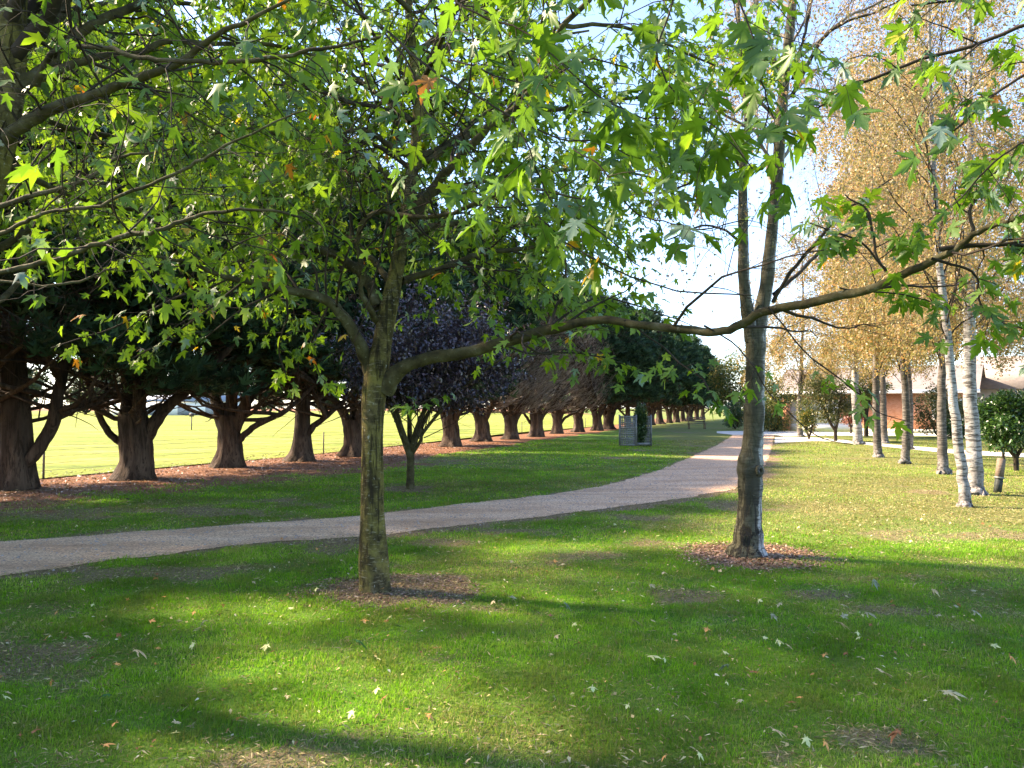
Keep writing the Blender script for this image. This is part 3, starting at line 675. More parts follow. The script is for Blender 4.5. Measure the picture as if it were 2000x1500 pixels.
ge = Geo(); n_ = maple_leaves(ge, s3[k], 4, 0.095, MAPLE_LO, rg, 2.0, 0.06, keep=lambda p: (p[:, 2] > 2.0 + 0.25 * np.clip(4.5 - p[:, 1], 0, 1.5)) & thin(p, 5.6, rg, .16, 1.6)); n_ += maple_leaves(ge, s2, 3, 0.095, MAPLE_LO, rg, 2.1, 0.06, keep=lambda p: (p[:, 2] > 2.0 + 0.25 * np.clip(4.5 - p[:, 1], 0, 1.5)) & thin(p, 5.6, rg, .16, 1.6))
ge.obj('foliage', L_MAPLE, t2, base2); print('left maple leaves', n_)

# ================================================================ BACK MAPLE : further crown filling in top left, in the sun
rg = np.random.default_rng(103)
base3 = np.array([-7.3, 8.3, 0.0])
t3 = thing('maple_tree', 'sunlit lime green maple crown at the upper left, behind the lichen-grey limbs', 'tree', base3)
S_ = smooth_path(np.array([[-7.3, 8.3, -.02, .2], [-7.3, 8.3, .4, .16], [-7.1, 8.35, 2, .14], [-6.9, 8.5, 4, .11], [-6.8, 8.6, 6.5, .06], [-6.8, 8.6, 8, .02]]), 50); tk3 = (S_[:, :3], S_[:, 3])
ge = Geo(); tubes(ge, *tk3, 16, flute=flute_fn(rg, 5, 0.06, 0.15, 0.03)); ge.obj('trunk', M_MAPLE, t3, base3, True)
b3c, b3r = sprout(tk3[0][None], tk3[1][None], 22, 0.36, 6.4, spread=1.15, flat=0.3, up=0.12, droop=0.0, wob=0.2, K=24, rf=0.5, rg=rg)
for C_, R_ in zip(b3c, b3r):
    ge = Geo(); tubes(ge, C_, R_, 8); ge.obj('limb', M_LIMB, t3, base3, True)
s2, r2 = sprout(b3c, b3r, 12, 0.25, 1.7, spread=0.95, flat=0.45, up=0.05, droop=0.1, wob=0.35, K=8, rf=0.42, rmax=0.010, rg=rg)
s3, r3 = sprout(s2, r2, 6, 0.2, 0.7, spread=0.95, flat=0.5, droop=0.25, wob=0.4, K=5, rf=0.5, rmin=0.0018, rg=rg)
ge = Geo(); tubes(ge, s2, r2, 4); tubes(ge, s3, r3, 3); ge.obj('twigs', M_TWIG, t3, base3, True)
ge = Geo(); n_ = maple_leaves(ge, s3, 9, 0.11, MAPLE_LO, rg, 3.0, 0.12, keep=lambda p: p[:, 2] > 3.0 + .25 * (p[:, 1] - 8)); ge.obj('foliage', L_MAPLE, t3, base3); print('back maple', n_)

# ================================================================ NEAR MAPLE : stands behind the viewer, thin shoots hang into the view
rg = np.random.default_rng(104)
base4 = np.array([1.9, -1.7, 0.0])
t4 = thing('maple_tree', 'overhanging maple whose thin shoots with the largest hanging leaves cross the sky', 'tree', base4)
A = np.array([[1.9, -1.7, -.02, .2], [1.9, -1.7, .4, .16], [1.86, -1.6, 1.6, .14], [1.8, -1.4, 3.0, .12], [1.7, -1.2, 4.5, .09], [1.6, -1.1, 6.2, .05], [1.6, -1.1, 7.2, .02]])
S_ = smooth_path(A, 50); tk4 = (S_[:, :3], S_[:, 3])
ge = Geo(); tubes(ge, *tk4, 18, flute=flute_fn(rg, 5, 0.06, 0.15, 0.03)); ge.obj('trunk', M_MAPLE, t4, base4, True)
main4 = []
def world_limb(pts, n=24):
    S = smooth_path(np.array(pts, float), n); return S[:, :3], S[:, 3]
for pts in ([(1.8, -1.4, 3.0, .07), (1.4, -.3, 3.5, .05), (.6, .8, 3.6, .035), (-.3, 1.8, 3.45, .022), (*P(640, -60, 2.9), .010)],
            [(1.8, -1.4, 3.1, .07), (1.9, -.2, 3.6, .05), (1.6, 1.0, 3.7, .03), (*P(1350, -150, 2.4), .012)],
            [(1.8, -1.4, 2.9, .07), (2.6, -.2, 3.3, .05), (3.0, 1.4, 3.4, .035), (*P(2250, -40, 3.4), .02)],
            [(1.7, -1.2, 4.2, .06), (.4, .6, 5.0, .04), (-.8, 2.2, 5.3, .025), (-1.6, 3.6, 5.2, .012)],
            [(1.7, -1.2, 4.2, .06), (2.6, .6, 5.0, .04), (3.2, 2.2, 5.3, .025), (3.8, 3.8, 5.2, .012)],
            [(1.7, -1.2, 3.6, .06), (0.2, -1.6, 4.3, .04), (-1.4, -1.4, 4.6, .02)], [(1.7, -1.2, 3.8, .06), (3.2, -1.8, 4.4, .04), (4.6, -1.4, 4.6, .02)],
            [(1.65, -1.2, 5.2, .05), (1.7, .6, 6.0, .03), (1.6, 2.4, 6.2, .015)]):
    C_, R_ = world_limb(pts); main4.append((C_, R_))
    ge = Geo(); tubes(ge, C_, R_, 8); ge.obj('limb', M_LIMB, t4, base4, True)
shoots = [
    [(640, -60, 2.9, 11), (668, 5, 2.9, 6), (740, 48, 2.9, 6), (782, 88, 2.85, 6), (830, 130, 2.8, 6), (885, 165, 2.75, 6), (950, 205, 2.7, 5), (1000, 230, 2.65, 5), (1060, 252, 2.6, 4), (1110, 270, 2.6, 4), (1170, 275, 2.6, 3), (1230, 305, 2.6, 3)],
    [(672, 5, 2.95, 5), (720, 40, 3.0, 5), (765, 88, 3.0, 5), (798, 130, 3.0, 5), (815, 190, 3.0, 4), (850, 235, 3.0, 4), (900, 275, 2.95, 4), (935, 320, 2.9, 4), (985, 365, 2.9, 3), (1060, 430, 2.9, 3), (1120, 475, 2.85, 4), (1180, 512, 2.8, 4), (1250, 543, 2.8, 4), (1320, 562, 2.75, 4), (1400, 568, 2.7, 4), (1470, 577, 2.7, 3)],
    [(1350, -150, 2.4, 12), (1150, -80, 2.3, 8), (900, 5, 2.3, 5)],
    [(870, -10, 2.5, 5), (930, 22, 2.45, 5), (985, 50, 2.4, 5), (1035, 78, 2.35, 4), (1078, 118, 2.3, 4), (1140, 162, 2.25, 4), (1200, 200, 2.2, 4), (1262, 228, 2.2, 3), (1320, 232, 2.2, 3)],
    [(1000, 230, 2.65, 4), (1040, 290, 2.6, 4), (1066, 350, 2.6, 4), (1100, 400, 2.6, 3), (1160, 440, 2.6, 3), (1210, 480, 2.6, 3), (1250, 520, 2.6, 2)],
    [(1120, 290, 2.5, 3), (1180, 330, 2.45, 4), (1230, 400, 2.4, 4), (1300, 430, 2.35, 3), (1380, 445, 2.3, 3), (1450, 430, 2.3, 2)],
    [(1350, -150, 2.4, 12), (1420, -60, 2.3, 6), (1470, 60, 2.2, 4), (1490, 150, 2.2, 4), (1500, 230, 2.2, 3), (1480, 300, 2.2, 3)],
    [(1350, -150, 2.4, 12), (1330, -40, 2.2, 6), (1300, 60, 2.1, 5), (1290, 140, 2.1, 4), (1330, 210, 2.1, 4), (1400, 260, 2.1, 3), (1470, 330, 2.1, 3)],
    [(2250, -40, 3.4, 16), (2120, 10, 3.5, 9), (2000, 45, 3.6, 9), (1900, 85, 3.7, 9), (1800, 112, 3.8, 8), (1700, 152, 3.9, 7), (1620, 192, 4.0, 5), (1560, 235, 4.0, 4)],
    [(2200, 60, 3.4, 12), (2080, 110, 3.3, 7), (1980, 160, 3.3, 7), (1920, 200, 3.3, 6), (1860, 258, 3.3, 5), (1880, 210, 3.3, 3), (1870, 170, 3.3, 2)],
    [(2250, -40, 3.4, 14), (2150, -60, 3.2, 8), (2000, -30, 3.1, 6), (1860, -5, 3.0, 5), (1780, 10, 3.0, 4)],
    [(2200, 180, 3.4, 9), (2080, 240, 3.3, 6), (2000, 280, 3.3, 5), (1930, 335, 3.3, 5), (1870, 400, 3.3, 3), (1800, 440, 3.3, 2)],
]
sc_, sr_ = [], []
for L in shoots:
    C_, R_ = px_limb(L); C_ = wobble(C_, 0.003, rg); S_ = smooth_path(np.hstack([C_, R_[:, None]]), 24); sc_.append(S_[:, :3]); sr_.append(S_[:, 3])
sc_ = np.array(sc_); sr_ = np.array(sr_)
s2, r2 = sprout(sc_, sr_, 9, 0.12, 0.6, spread=0.9, flat=0.3, droop=0.3, wob=0.35, K=7, rf=0.6, rmin=0.0014, rg=rg)
kz = s2[:, :, 2].min(1) > 1.95; s2, r2 = s2[kz], r2[kz]
ov = np.array([m_[0] for m_ in main4[3:]]); ovr = np.array([m_[1] for m_ in main4[3:]])
o2, q2 = sprout(ov, ovr, 14, 0.2, 1.5, spread=1, flat=0.4, droop=0.05, K=8, rf=0.5, rmax=0.01, rg=rg)
o3, q3 = sprout(o2, q2, 5, 0.2, 0.6, spread=1, flat=0.4, K=5, rf=0.5, rg=rg)
ge = Geo(); tubes(ge, sc_, sr_, 6); tubes(ge, s2, r2, 4); tubes(ge, o2, q2, 4); tubes(ge, o3, q3, 3); ge.obj('twigs', M_TWIG, t4, base4, True)
ge = Geo(); n_ = maple_leaves(ge, s2, 4, 0.090, MAPLE_HI, rg, 2.02, -0.12, 0.03); n_ += maple_leaves(ge, sc_, 8, 0.10, MAPLE_HI, rg, 2.05, -0.12, 0.03)
n_ += maple_leaves(ge, o3, 2, 0.11, MAPLE_LO, rg, 3.2, 0.0, keep=lambda p: p[:, 2] > 3.2 + 0.2 * np.abs(p[:, 1]))
ge.obj('foliage', L_MAPLE, t4, base4); print('near maple', n_)

# hanging shoots off the long low limb of tree 1
rg = np.random.default_rng(105)
hang = [
    [(1220, 626, DZ - 1.2, 5), (1255, 650, DZ - 1.25, 4), (1300, 678, DZ - 1.3, 4), (1335, 712, DZ - 1.4, 4), (1372, 735, DZ - 1.45, 4), (1390, 770, DZ - 1.5, 3), (1408, 800, DZ - 1.5, 2)],
    [(1375, 636, DZ - 1.7, 5), (1420, 660, DZ - 1.7, 4), (1456, 690, DZ - 1.75, 4), (1480, 725, DZ - 1.8, 4), (1500, 765, DZ - 1.8, 3), (1540, 803, DZ - 1.85, 3), (1575, 838, DZ - 1.9, 3), (1615, 862, DZ - 1.9, 2), (1665, 868, DZ - 1.9, 2)],
    [(1500, 600, DZ - 2.0, 5), (1540, 645, DZ - 2.05, 4), (1575, 688, DZ - 2.1, 4), (1625, 722, DZ - 2.15, 4), (1655, 748, DZ - 2.2, 4), (1695, 775, DZ - 2.2, 3), (1715, 805, DZ - 2.2, 2), (1780, 825, DZ - 2.2, 2)],
    [(1640, 562, DZ - 2.4, 4), (1720, 570, DZ - 2.4, 4), (1790, 582, DZ - 2.4, 3), (1850, 600, DZ - 2.4, 2)],
    [(1820, 505, DZ - 2.9, 7), (1880, 520, DZ - 2.9, 6), (1905, 535, DZ - 2.9, 5), (1912, 575, DZ - 2.9, 5), (1935, 610, DZ - 2.9, 4), (1970, 632, DZ - 2.9, 4), (2005, 645, DZ - 2.9, 3)],
    [(1835, 487, DZ - 2.9, 12), (1900, 482, DZ - 2.95, 11), (1960, 480, DZ - 3, 10), (2000, 482, DZ - 3, 9), (2100, 500, DZ - 3, 5)],
    [(1730, 530, DZ - 2.7, 7), (1712, 495, DZ - 2.7, 6), (1702, 440, DZ - 2.7, 6), (1690, 405, DZ - 2.7, 5), (1650, 380, DZ - 2.7, 3)],
    [(1730, 528, DZ - 2.7, 5), (1690, 480, DZ - 2.75, 5), (1640, 450, DZ - 2.8, 4), (1580, 435, DZ - 2.8, 3)],
    [(1900, 452, DZ - 3.0, 8), (1897, 410, DZ - 3.0, 7), (1910, 370, DZ - 3.0, 6), (1960, 320, DZ - 3.0, 4)],
    [(1075, 641, DZ - .8, 8), (1085, 600, DZ - .8, 7), (1105, 570, DZ - .8, 6), (1106, 520, DZ - .8, 5), (1103, 470, DZ - .8, 3)],
    [(1075, 641, DZ - .8, 6), (1120, 605, DZ - .6, 6), (1170, 580, DZ - .4, 5), (1230, 590, DZ - .3, 4), (1300, 615, DZ - .2, 3), (1360, 640, DZ - .2, 2)],
    [(980, 672, DZ - .5, 5), (1040, 690, DZ - .2, 5), (1100, 680, DZ, 4), (1150, 690, DZ + .2, 4), (1200, 700, DZ + .3, 3)],
    [(1010, 665, DZ - .6, 5), (1060, 690, DZ - .5, 5), (1120, 690, DZ - .4, 4), (1180, 700, DZ - .3, 3), (1225, 715, DZ - .3, 2)],
    [(760, 768, DZ, 5), (790, 800, DZ - .1, 4), (820, 790, DZ - .2, 4), (860, 770, DZ - .3, 2)],
    [(560, 575, DZ - .5, 6), (560, 620, DZ - .4, 5), (545, 680, DZ - .2, 4), (560, 740, DZ, 3)],
    [(640, 600, DZ - .3, 6), (615, 650, DZ - .2, 5), (610, 690, DZ, 4), (640, 760, DZ + .1, 3)],
    [(470, 555, DZ - .7, 6), (400, 610, DZ - .6, 5), (330, 660, DZ - .5, 4), (260, 700, DZ - .4, 3)],
    [(420, 545, DZ - .8, 6), (330, 590, DZ - .8, 5), (220, 640, DZ - .8, 4), (100, 680, DZ - .8, 3)],
]
hc, hr = [], []
for L in hang:
    C_, R_ = px_limb(L); C_ = wobble(C_, 0.003, rg); S_ = smooth_path(np.hstack([C_, R_[:, None]]), 20); hc.append(S_[:, :3]); hr.append(S_[:, 3])
hc = np.array(hc); hr = np.array(hr)
s2, r2 = sprout(hc, hr, 6, 0.2, 0.34, spread=0.9, flat=0.5, droop=0.1, wob=0.4, K=6, rf=0.6, rmin=0.0016, rg=rg)
ge = Geo(); pass
for i_ in range(len(hc)):
    ge = Geo(); tubes(ge, hc[i_], hr[i_], 6); tubes(ge, s2[i_ * 6:i_ * 6 + 6], r2[i_ * 6:i_ * 6 + 6], 3); ge.obj('shoot', M_TWIG, t1, base1, True)
ge = Geo(); n_ = maple_leaves(ge, s2, 4, 0.088, MAPLE_HI, rg, 1.52, 0.05, 0.03); n_ += maple_leaves(ge, hc, 6, 0.088, MAPLE_HI, rg, 1.45, 0.05, 0.03, t0=0.45)
ge.obj('hanging_leaves', L_MAPLE, t1, base1); print('hang', n_)

# ================================================================ TREE 2 : grey birch in mulch ring
rg = np.random.default_rng(106)
D2 = float(T2[1]); b5 = np.array([T2[0], T2[1], 0.0])
t5 = thing('birch_tree', 'grey birch with dark fissured foot, knot hole and forked trunk in mulch ring', 'tree', b5)
main = [(1458, 1100, D2, 100), (1458, 1083, D2, 90), (1460, 1062, D2, 68), (1461, 1030, D2, 57), (1464, 985, D2, 52), (1465, 940, D2, 53), (1464, 915, D2, 58), (1466, 895, D2, 53), (1470, 860, D2, 46), (1473, 800, D2, 44), (1475, 740, D2, 43), (1476, 680, D2, 43), (1475, 640, D2, 52)]
right = [(1478, 665, D2, 36), (1487, 610, D2, 34), (1497, 560, D2, 32), (1503, 500, D2, 29), (1510, 430, D2, 27), (1518, 350, D2, 27), (1524, 260, D2, 27), (1530, 180, D2, 25), (1538, 100, D2, 23), (1548, 0, D2, 20), (1555, -150, D2, 14), (1560, -330, D2, 8)]
left = [(1470, 665, D2, 34), (1459, 600, D2 - .05, 28), (1453, 540, D2 - .1, 26), (1452, 470, D2 - .1, 24), (1451, 400, D2 - .1, 22), (1452, 320, D2 - .1, 19), (1460, 240, D2 - .1, 15), (1450, 140, D2 - .1, 11), (1440, 0, D2 - .1, 8)]
C_, R_ = px_limb(main, 70); ge = Geo()
tubes(ge, C_, R_, 28, flute=flute_fn(rg, 6, 0.07, 0.12, 0.03))
# burl and knot hole
def ring_knot(ge, c, r0, r1, ndir, S=16, K=8):
    n = nrm(np.array(ndir, float)); a = nrm(np.cross(n, [0, 0, 1])); b = np.cross(n, a)
    th = np.linspace(0, 2 * np.pi, S, endpoint=False); ph = np.linspace(0, 2 * np.pi, K, endpoint=False)
    V = []
    for t in th:
        rad = a * math.cos(t) + b * math.sin(t) * 1.25
        for p_ in ph: V.append(np.array(c) + rad * (r0 + r1 * math.cos(p_)) + n * r1 * math.sin(p_))
    idx = np.arange(S * K).reshape(S, K)
    Q = np.stack([idx, np.roll(idx, -1, 1), np.roll(np.roll(idx, -1, 1), -1, 0), np.roll(idx, -1, 0)], -1).reshape(-1, 4)
    ge.add(V, Q=Q)
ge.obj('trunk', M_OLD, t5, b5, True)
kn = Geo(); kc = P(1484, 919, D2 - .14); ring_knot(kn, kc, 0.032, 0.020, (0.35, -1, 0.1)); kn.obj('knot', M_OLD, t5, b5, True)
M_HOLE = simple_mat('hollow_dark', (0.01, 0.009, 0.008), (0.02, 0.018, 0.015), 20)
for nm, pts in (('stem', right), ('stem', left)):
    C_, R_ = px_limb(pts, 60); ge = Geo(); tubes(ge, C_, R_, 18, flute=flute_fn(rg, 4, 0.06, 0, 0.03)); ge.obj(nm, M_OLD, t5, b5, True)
bl = [[(1530, 165, D2, 12), (1505, 120, D2, 12), (1488, 85, D2, 11), (1477, 40, D2, 10), (1468, -20, D2, 8), (1450, -140, D2, 5)],
      [(1548, 155, D2, 7), (1560, 110, D2, 7), (1572, 60, D2, 7), (1585, 0, D2, 7), (1600, -100, D2, 5)],
      [(1545, 190, D2, 9), (1570, 140, D2 - .1, 9), (1592, 95, D2 - .2, 9), (1622, 66, D2 - .3, 8), (1680, 38, D2 - .4, 6), (1750, 5, D2 - .5, 4), (1800, -40, D2 - .6, 3)],
      [(1510, 590, D2, 9), (1540, 540, D2 - .2, 9), (1565, 508, D2 - .3, 8), (1605, 468, D2 - .5, 8), (1645, 428, D2 - .7, 7), (1690, 395, D2 - .9, 5), (1740, 350, D2 - 1, 3)],
      [(1512, 575, D2, 10), (1550, 540, D2 + .2, 9), (1590, 502, D2 + .4, 9), (1625, 474, D2 + .5, 7), (1690, 440, D2 + .7, 4)],
      [(1455, 340, D2, 8), (1430, 310, D2, 7), (1380, 340, D2, 6), (1330, 370, D2, 5), (1280, 380, D2, 3)],
      [(1452, 480, D2, 8), (1420, 450, D2, 6), (1370, 440, D2 - .3, 5), (1300, 470, D2 - .5, 3)]]
ball, bar = [], []
for L in bl:
    C_, R_ = px_limb(L); C_ = wobble(C_, 0.006, rg); ge = Geo(); tubes(ge, C_, R_, 8); ge.obj('limb', M_TWIG, t5, b5, True)
    S_ = smooth_path(np.hstack([C_, R_[:, None]]), 24); ball.append(S_[:, :3]); bar.append(S_[:, 3])
C_, R_ = px_limb(right, 24); e1 = sprout(C_[None], R_[None], 16, 0.4, 2.6, spread=0.9, flat=0, up=0.45, droop=0.1, K=24, rf=0.35, rg=rg)
ball = np.vstack([np.array(ball), e1[0]]); bar = np.vstack([np.array(bar), e1[1]])
s2, r2 = sprout(ball, bar, 12, 0.25, 1.1, spread=0.8, flat=0.2, up=0.1, droop=0.4, K=7, rf=0.45, rmax=.006, rg=rg)
s3, r3 = sprout(s2, r2, 5, 0.15, 0.7, spread=0.7, flat=0, droop=0.9, wob=0.2, K=6, rf=0.5, rmin=0.0012, rg=rg)
ge = Geo(); tubes(ge, e1[0], e1[1], 6); tubes(ge, s2, r2, 4); tubes(ge, s3, r3, 3); ge.obj('twigs', M_DEAD, t5, b5, True)
def small_leaves(ge, C, n_per, size, rg, lo=0, hi=1, t0=0.1, hang=0.8, keep=None):
    N0 = len(C); idx = np.repeat(np.arange(N0), n_per); M = len(idx); t = t0 + (1 - t0) * rg.random(M)
    p, tg = at_t(C[idx], t); p = p + rg.normal(size=(M, 3)) * size * 0.7
    xd = nrm(rg.normal(size=(M, 3)) + np.array([0, 0, -hang])); nd = rg.normal(size=(M, 3))
    if keep is not None:
        k = keep(p); p, xd, nd = p[k], xd[k], nd[k]; M = len(p)
    leaves(ge, p, xd, nd, size * (0.6 + 0.8 * rg.random(M)), SIMPLE, lo + (hi - lo) * rg.random(M), curl=0.2, rg=rg)
    return M
ge = Geo(); print('birch2', small_leaves(ge, s3, 6, 0.035, rg, 0.2, 1)); ge.obj('foliage', L_GOLD, t5, b5)

# ================================================================ CYPRESS ROW
def cyp_stems(rg, style):
    """list of (pts Nx4) : x, y, z, radius"""
    if style == 'a':   # leaning arm on the right
        return [[(0, 0, -.05, .42), (0, 0, .5, .37), (-.05, 0, 1.4, .33), (-.1, 0, 2.8, .27), (-.1, .1, 5, .2), (0, 0, 8, .1)],
                [(.15, 0, .45, .17), (.48, 0, .85, .15), (.78, 0, 1.5, .14), (.9, 0, 2.3, .12), (1.1, .1, 3.4, .10), (1.9, .3, 5.2, .06)],
                [(-.2, 0, .9, .18), (-.55, -.1, 1.6, .15), (-1, -.2, 2.6, .12), (-1.6, -.4, 4.4, .07)]]
    if style == 'b':   # many stems
        return [[(0, 0, -.05, .48), (0, 0, .5, .42), (0, 0, 1.1, .42), (0, 0, 1.5, .36)],
                [(-.28, 0, .75, .10), (-.55, 0, 1.02, .09), (-.85, 0, 1.6, .08), (-1.05, 0, 2.3, .07), (-1.5, 0, 3.6, .05)],
                [(-.15, 0, 1.0, .22), (-.22, 0, 1.9, .18), (-.3, .1, 3.2, .15), (-.5, .2, 7, .06)],
                [(.05, .05, 1.0, .22), (.08, .1, 2.0, .18), (.1, .1, 3.4, .15), (.2, 0, 9, .06)],
                [(.2, 0, .9, .20), (.48, 0, 1.4, .17), (.9, 0, 1.85, .14), (1.45, 0, 2.35, .12), (2.2, .1, 3.2, .08), (3, .1, 4.6, .04)],
                [(.1, -.15, 1.1, .13), (.25, -.4, 2.0, .11), (.4, -.9, 3.2, .08)]]
    if style == 'c':
        return [[(0, 0, -.05, .46), (0, 0, .5, .37), (.02, 0, 1.0, .35), (.02, 0, 1.4, .33)],
                [(-.1, 0, 1.0, .22), (-.32, 0, 1.7, .18), (-.55, .1, 2.5, .15), (-.9, .2, 5, .08)],
                [(.05, 0, 1.1, .22), (.1, .1, 2.2, .18), (.1, .1, 5, .13), (.1, 0, 9, .05)],
                [(.15, 0, 1.0, .22), (.5, 0, 1.7, .17), (.95, 0, 2.3, .14), (1.6, 0, 3.2, .09)],
                [(.25, 0, .65, .12), (.55, 0, 1.0, .10), (1.1, 0, 1.3, .09), (1.7, 0, 1.65, .07), (2.4, 0, 2.3, .04)]]
    if style == 'd':
        return [[(0, 0, -.05, .50), (0, 0, .35, .36), (.02, 0, 1.2, .27), (.05, 0, 2.6, .24), (.1, 0, 6, .15), (.1, 0, 9, .05)],
                [(.15, 0, .7, .12), (.4, 0, 1.05, .11), (.9, 0, 1.5, .09), (1.5, 0, 2.1, .07), (2.3, 0, 3.2, .04)],
                [(0, 0, 1.8, .12), (-.4, 0, 2.2, .1), (-1.2, .1, 2.7, .07), (-2.2, .1, 3.6, .04)]]
    n = 3 if style == 'e' else 4
    out = [[(0, 0, -.05, .50), (0, 0, .4, .42), (0, 0, .9, .40), (0, 0, 1.2, .36)]]
    for k in range(n + 1):
        a = k * 2 * math.pi / (n + 1) + rg.random() * .9; dx, dy = math.cos(a), math.sin(a); s = 0.45 + .6 * rg.random()
        out.append([(dx * .14, dy * .12, .62 + .3 * rg.random(), .20), (dx * (.2 + s * .35), dy * .3, 1.5, .17), (dx * (.25 + s), dy * .5, 2.4, .14), (dx * (.4 + 1.6 * s), dy * .9, 4.4, .09), (dx * (.5 + 2.4 * s), dy * 1.3, 7.5, .04)])
    return out
SPR = []
for k in range(9):
    a = (k - 4) * 0.30; SPR.append((a, 1 - abs(k - 4) * 0.11))
def sprays(ge, pos, xdir, ndir, size, r, rg):
    """feathery flattened frond made of narrow blades"""
    Nn = len(pos); x = nrm(xdir); n = nrm(ndir - (ndir * x).sum(1, keepdims=True) * x); y = np.cross(n, x)
    V = []; T = []
    for k, (a, l) in enumerate(SPR):
        l = l * (0.7 + 0.5 * rg.random(Nn)); jit = rg.normal(size=Nn) * 0.25; zz = rg.normal(size=Nn) * 0.22
        ca, sa = np.cos(a + jit), np.sin(a + jit)
        d = x * ca[:, None] + y * sa[:, None] + n * zz[:, None]; e = -x * sa[:, None] + y * ca[:, None]
        st = pos + x * (size * 0.18 * (k % 3))[:, None]
        p0 = st - e * (size * .05)[:, None]; p1 = st + e * (size * .05)[:, None]
        md = st + d * (size * l * .55)[:, None]
        p2 = md + e * (size * .085)[:, None]; p3 = md - e * (size * .085)[:, None]; p4 = st + d * (size * l)[:, None] + n * (size * .05)[:, None]
        V.append(np.stack([p0, p1, p2, p3, p4], 1)); b = k * 5
        T += [(b, b + 1, b + 2), (b, b + 2, b + 3), (b + 3, b + 2, b + 4)]
    V = np.concatenate(V, 1); m = V.shape[1]; T = np.array(T)
    TT = (T[None] + (np.arange(Nn) * m)[:, None, None]).reshape(-1, 3)
    ge.add(V.reshape(-1, 3), T=TT, r=np.repeat(r, m), r2=0.5)
def crown_r(z, H, rad):
    u = np.clip((z - 2.1) / (H - 2.1), 0, 1)
    return rad * np.clip(1.35 * (u + 0.06) ** 0.35 * (1 - u) ** 0.62 * 1.18, 0, 1.2)
def make_cypress(style, label, seed, H=11.0, rad=3.6, bare=0.0, nspray=3400, ssz=.42, group=None, loc=(0, 0, 0)):
    rg = np.random.default_rng(seed)
    t = thing('cypress_tree', label, 'tree', loc, group)
    stems = cyp_stems(rg, style); ge = Geo(); sc, sr = [], []
    for i, s in enumerate(stems):
        S_ = smooth_path(np.array(s), 40 if i == 0 else 26); S_[:, 3] *= .80 if i == 0 else .84
        tubes(ge, wobble(S_[:, :3], 0.012, rg) if i else S_[:, :3] + np.array([1, 1, 0]) * .03 * np.sin(np.linspace(0, 5, 40) + i)[:, None], S_[:, 3], 26 if i == 0 else 14, flute=flute_fn(rg, 6 if i == 0 else 3, 0.20 if i == 0 else 0.10, 0.32 if i == 0 else 0, 0.07))
        q = smooth_path(S_, 20); sc.append(q[:, :3]); sr.append(q[:, 3])
    ge.obj('trunk', M_CYP, t, (0, 0, 0), True)
    # boughs out to the crown surface
    nb = 120; 
    zt = 2.2 + (H - 2.6) * rg.random(nb) ** 1.2; th = rg.random(nb) * 2 * np.pi
    rr = crown_r(zt, H, rad) * (0.75 + 0.25 * rg.random(nb))
    end = np.stack([np.cos(th) * rr, np.sin(th) * rr, zt], 1)
    sidx = rg.integers(1 if len(stems) > 1 else 0, len(stems), nb)
    zs = np.clip(zt - 0.5 * rr, 1.3, H * 0.8)
    src = np.array([sc[i][np.argmin(np.abs(sc[i][:, 2] - z))] for i, z in zip(sidx, zs)])
    u = np.linspace(0, 1, 9)[None, :, None]; C = src[:, None] * (1 - u) + end[:, None] * u
    C[:, :, 2] -= (np.sin(u[..., 0] * np.pi) * 0.25 * rr[:, None] * (rg.random(nb)[:, None] - 0.3))
    C += np.cumsum(rg.normal(size=C.shape) * 0.035, axis=1)
    br_ = (0.05 * np.linspace(1, .2, 9))[None] * (0.5 + rg.random(nb))[:, None]
    s2, r2 = sprout(C, br_, 5, 0.3, 1.3, spread=0.8, flat=0.2, up=0.1, K=5, rf=0.5, rmin=0.006, rg=rg)
    ge = Geo(); tubes(ge, C, br_, 5); tubes(ge, s2, r2, 3); ge.obj('branches', M_CYP, t, (0, 0, 0), True)
    if bare:
        # fans of grey-brown dead twigs on the open side
        nt_ = 230; zt = 2.2 + 5.6 * rg.random(nt_); th = rg.uniform(-2.9, 0.9, nt_); rr = crown_r(zt, H, rad) * rg.uniform(0.8, 1.08, nt_)
        end = np.stack([np.cos(th) * rr, np.sin(th) * rr, zt], 1); src = end * np.array([.25, .25, 0]) + np.stack([0 * zt, 0 * zt, np.clip(zt - rg.uniform(.4, 2.4, nt_), 1.4, 9)], 1)
        u = np.linspace(0, 1, 7)[None, :, None]; C = src[:, None] * (1 - u) + end[:, None] * u
        C[:, :, 2] += np.sin(u[..., 0] * np.pi) * -0.35 * rg.random(nt_)[:, None]; C += np.cumsum(rg.normal(size=C.shape) * 0.05, axis=1)
        cr_ = (0.022 * np.linspace(1, .35, 7))[None] * (0.6 + .8 * rg.random(nt_))[:, None]
        k2, q2 = sprout(C, cr_, 5, 0.3, 1.1, spread=0.6, flat=0, up=0.15, K=4, rf=.6, rmin=.008, rg=rg)
        ge = Geo(); tubes(ge, C, cr_, 3); tubes(ge, k2, q2, 3); ge.obj('dead_twigs', M_DEAD, t)
    # foliage : lumps on the crown surface + fill
    nl = 90; zl = 2.0 + (H - 2.4) * rg.random(nl) ** 0.9; tl = rg.random(nl) * 2 * np.pi; rl = crown_r(zl, H, rad) * (0.72 + .3 * rg.random(nl))
    cen = np.stack([np.cos(tl) * rl, np.sin(tl) * rl, zl], 1)
    if bare:
        openside = ((tl > 3.3) | (tl < 0.9)) & (zl < 7.2); cen = cen[~openside]
    li = rg.integers(0, len(cen), nspray); base = cen[li]
    off = nrm(rg.normal(size=(nspray, 3))) * (rg.random(nspray) ** 0.4)[:, None] * np.array([1.05, 1.05, .62]); off[:, 2] = np.abs(off[:, 2]) * 1.1 - 0.25
    p = base + off
    ni = nspray // 4                              # inner fill keeps the crown opaque
    if bare: ni = nspray // 3
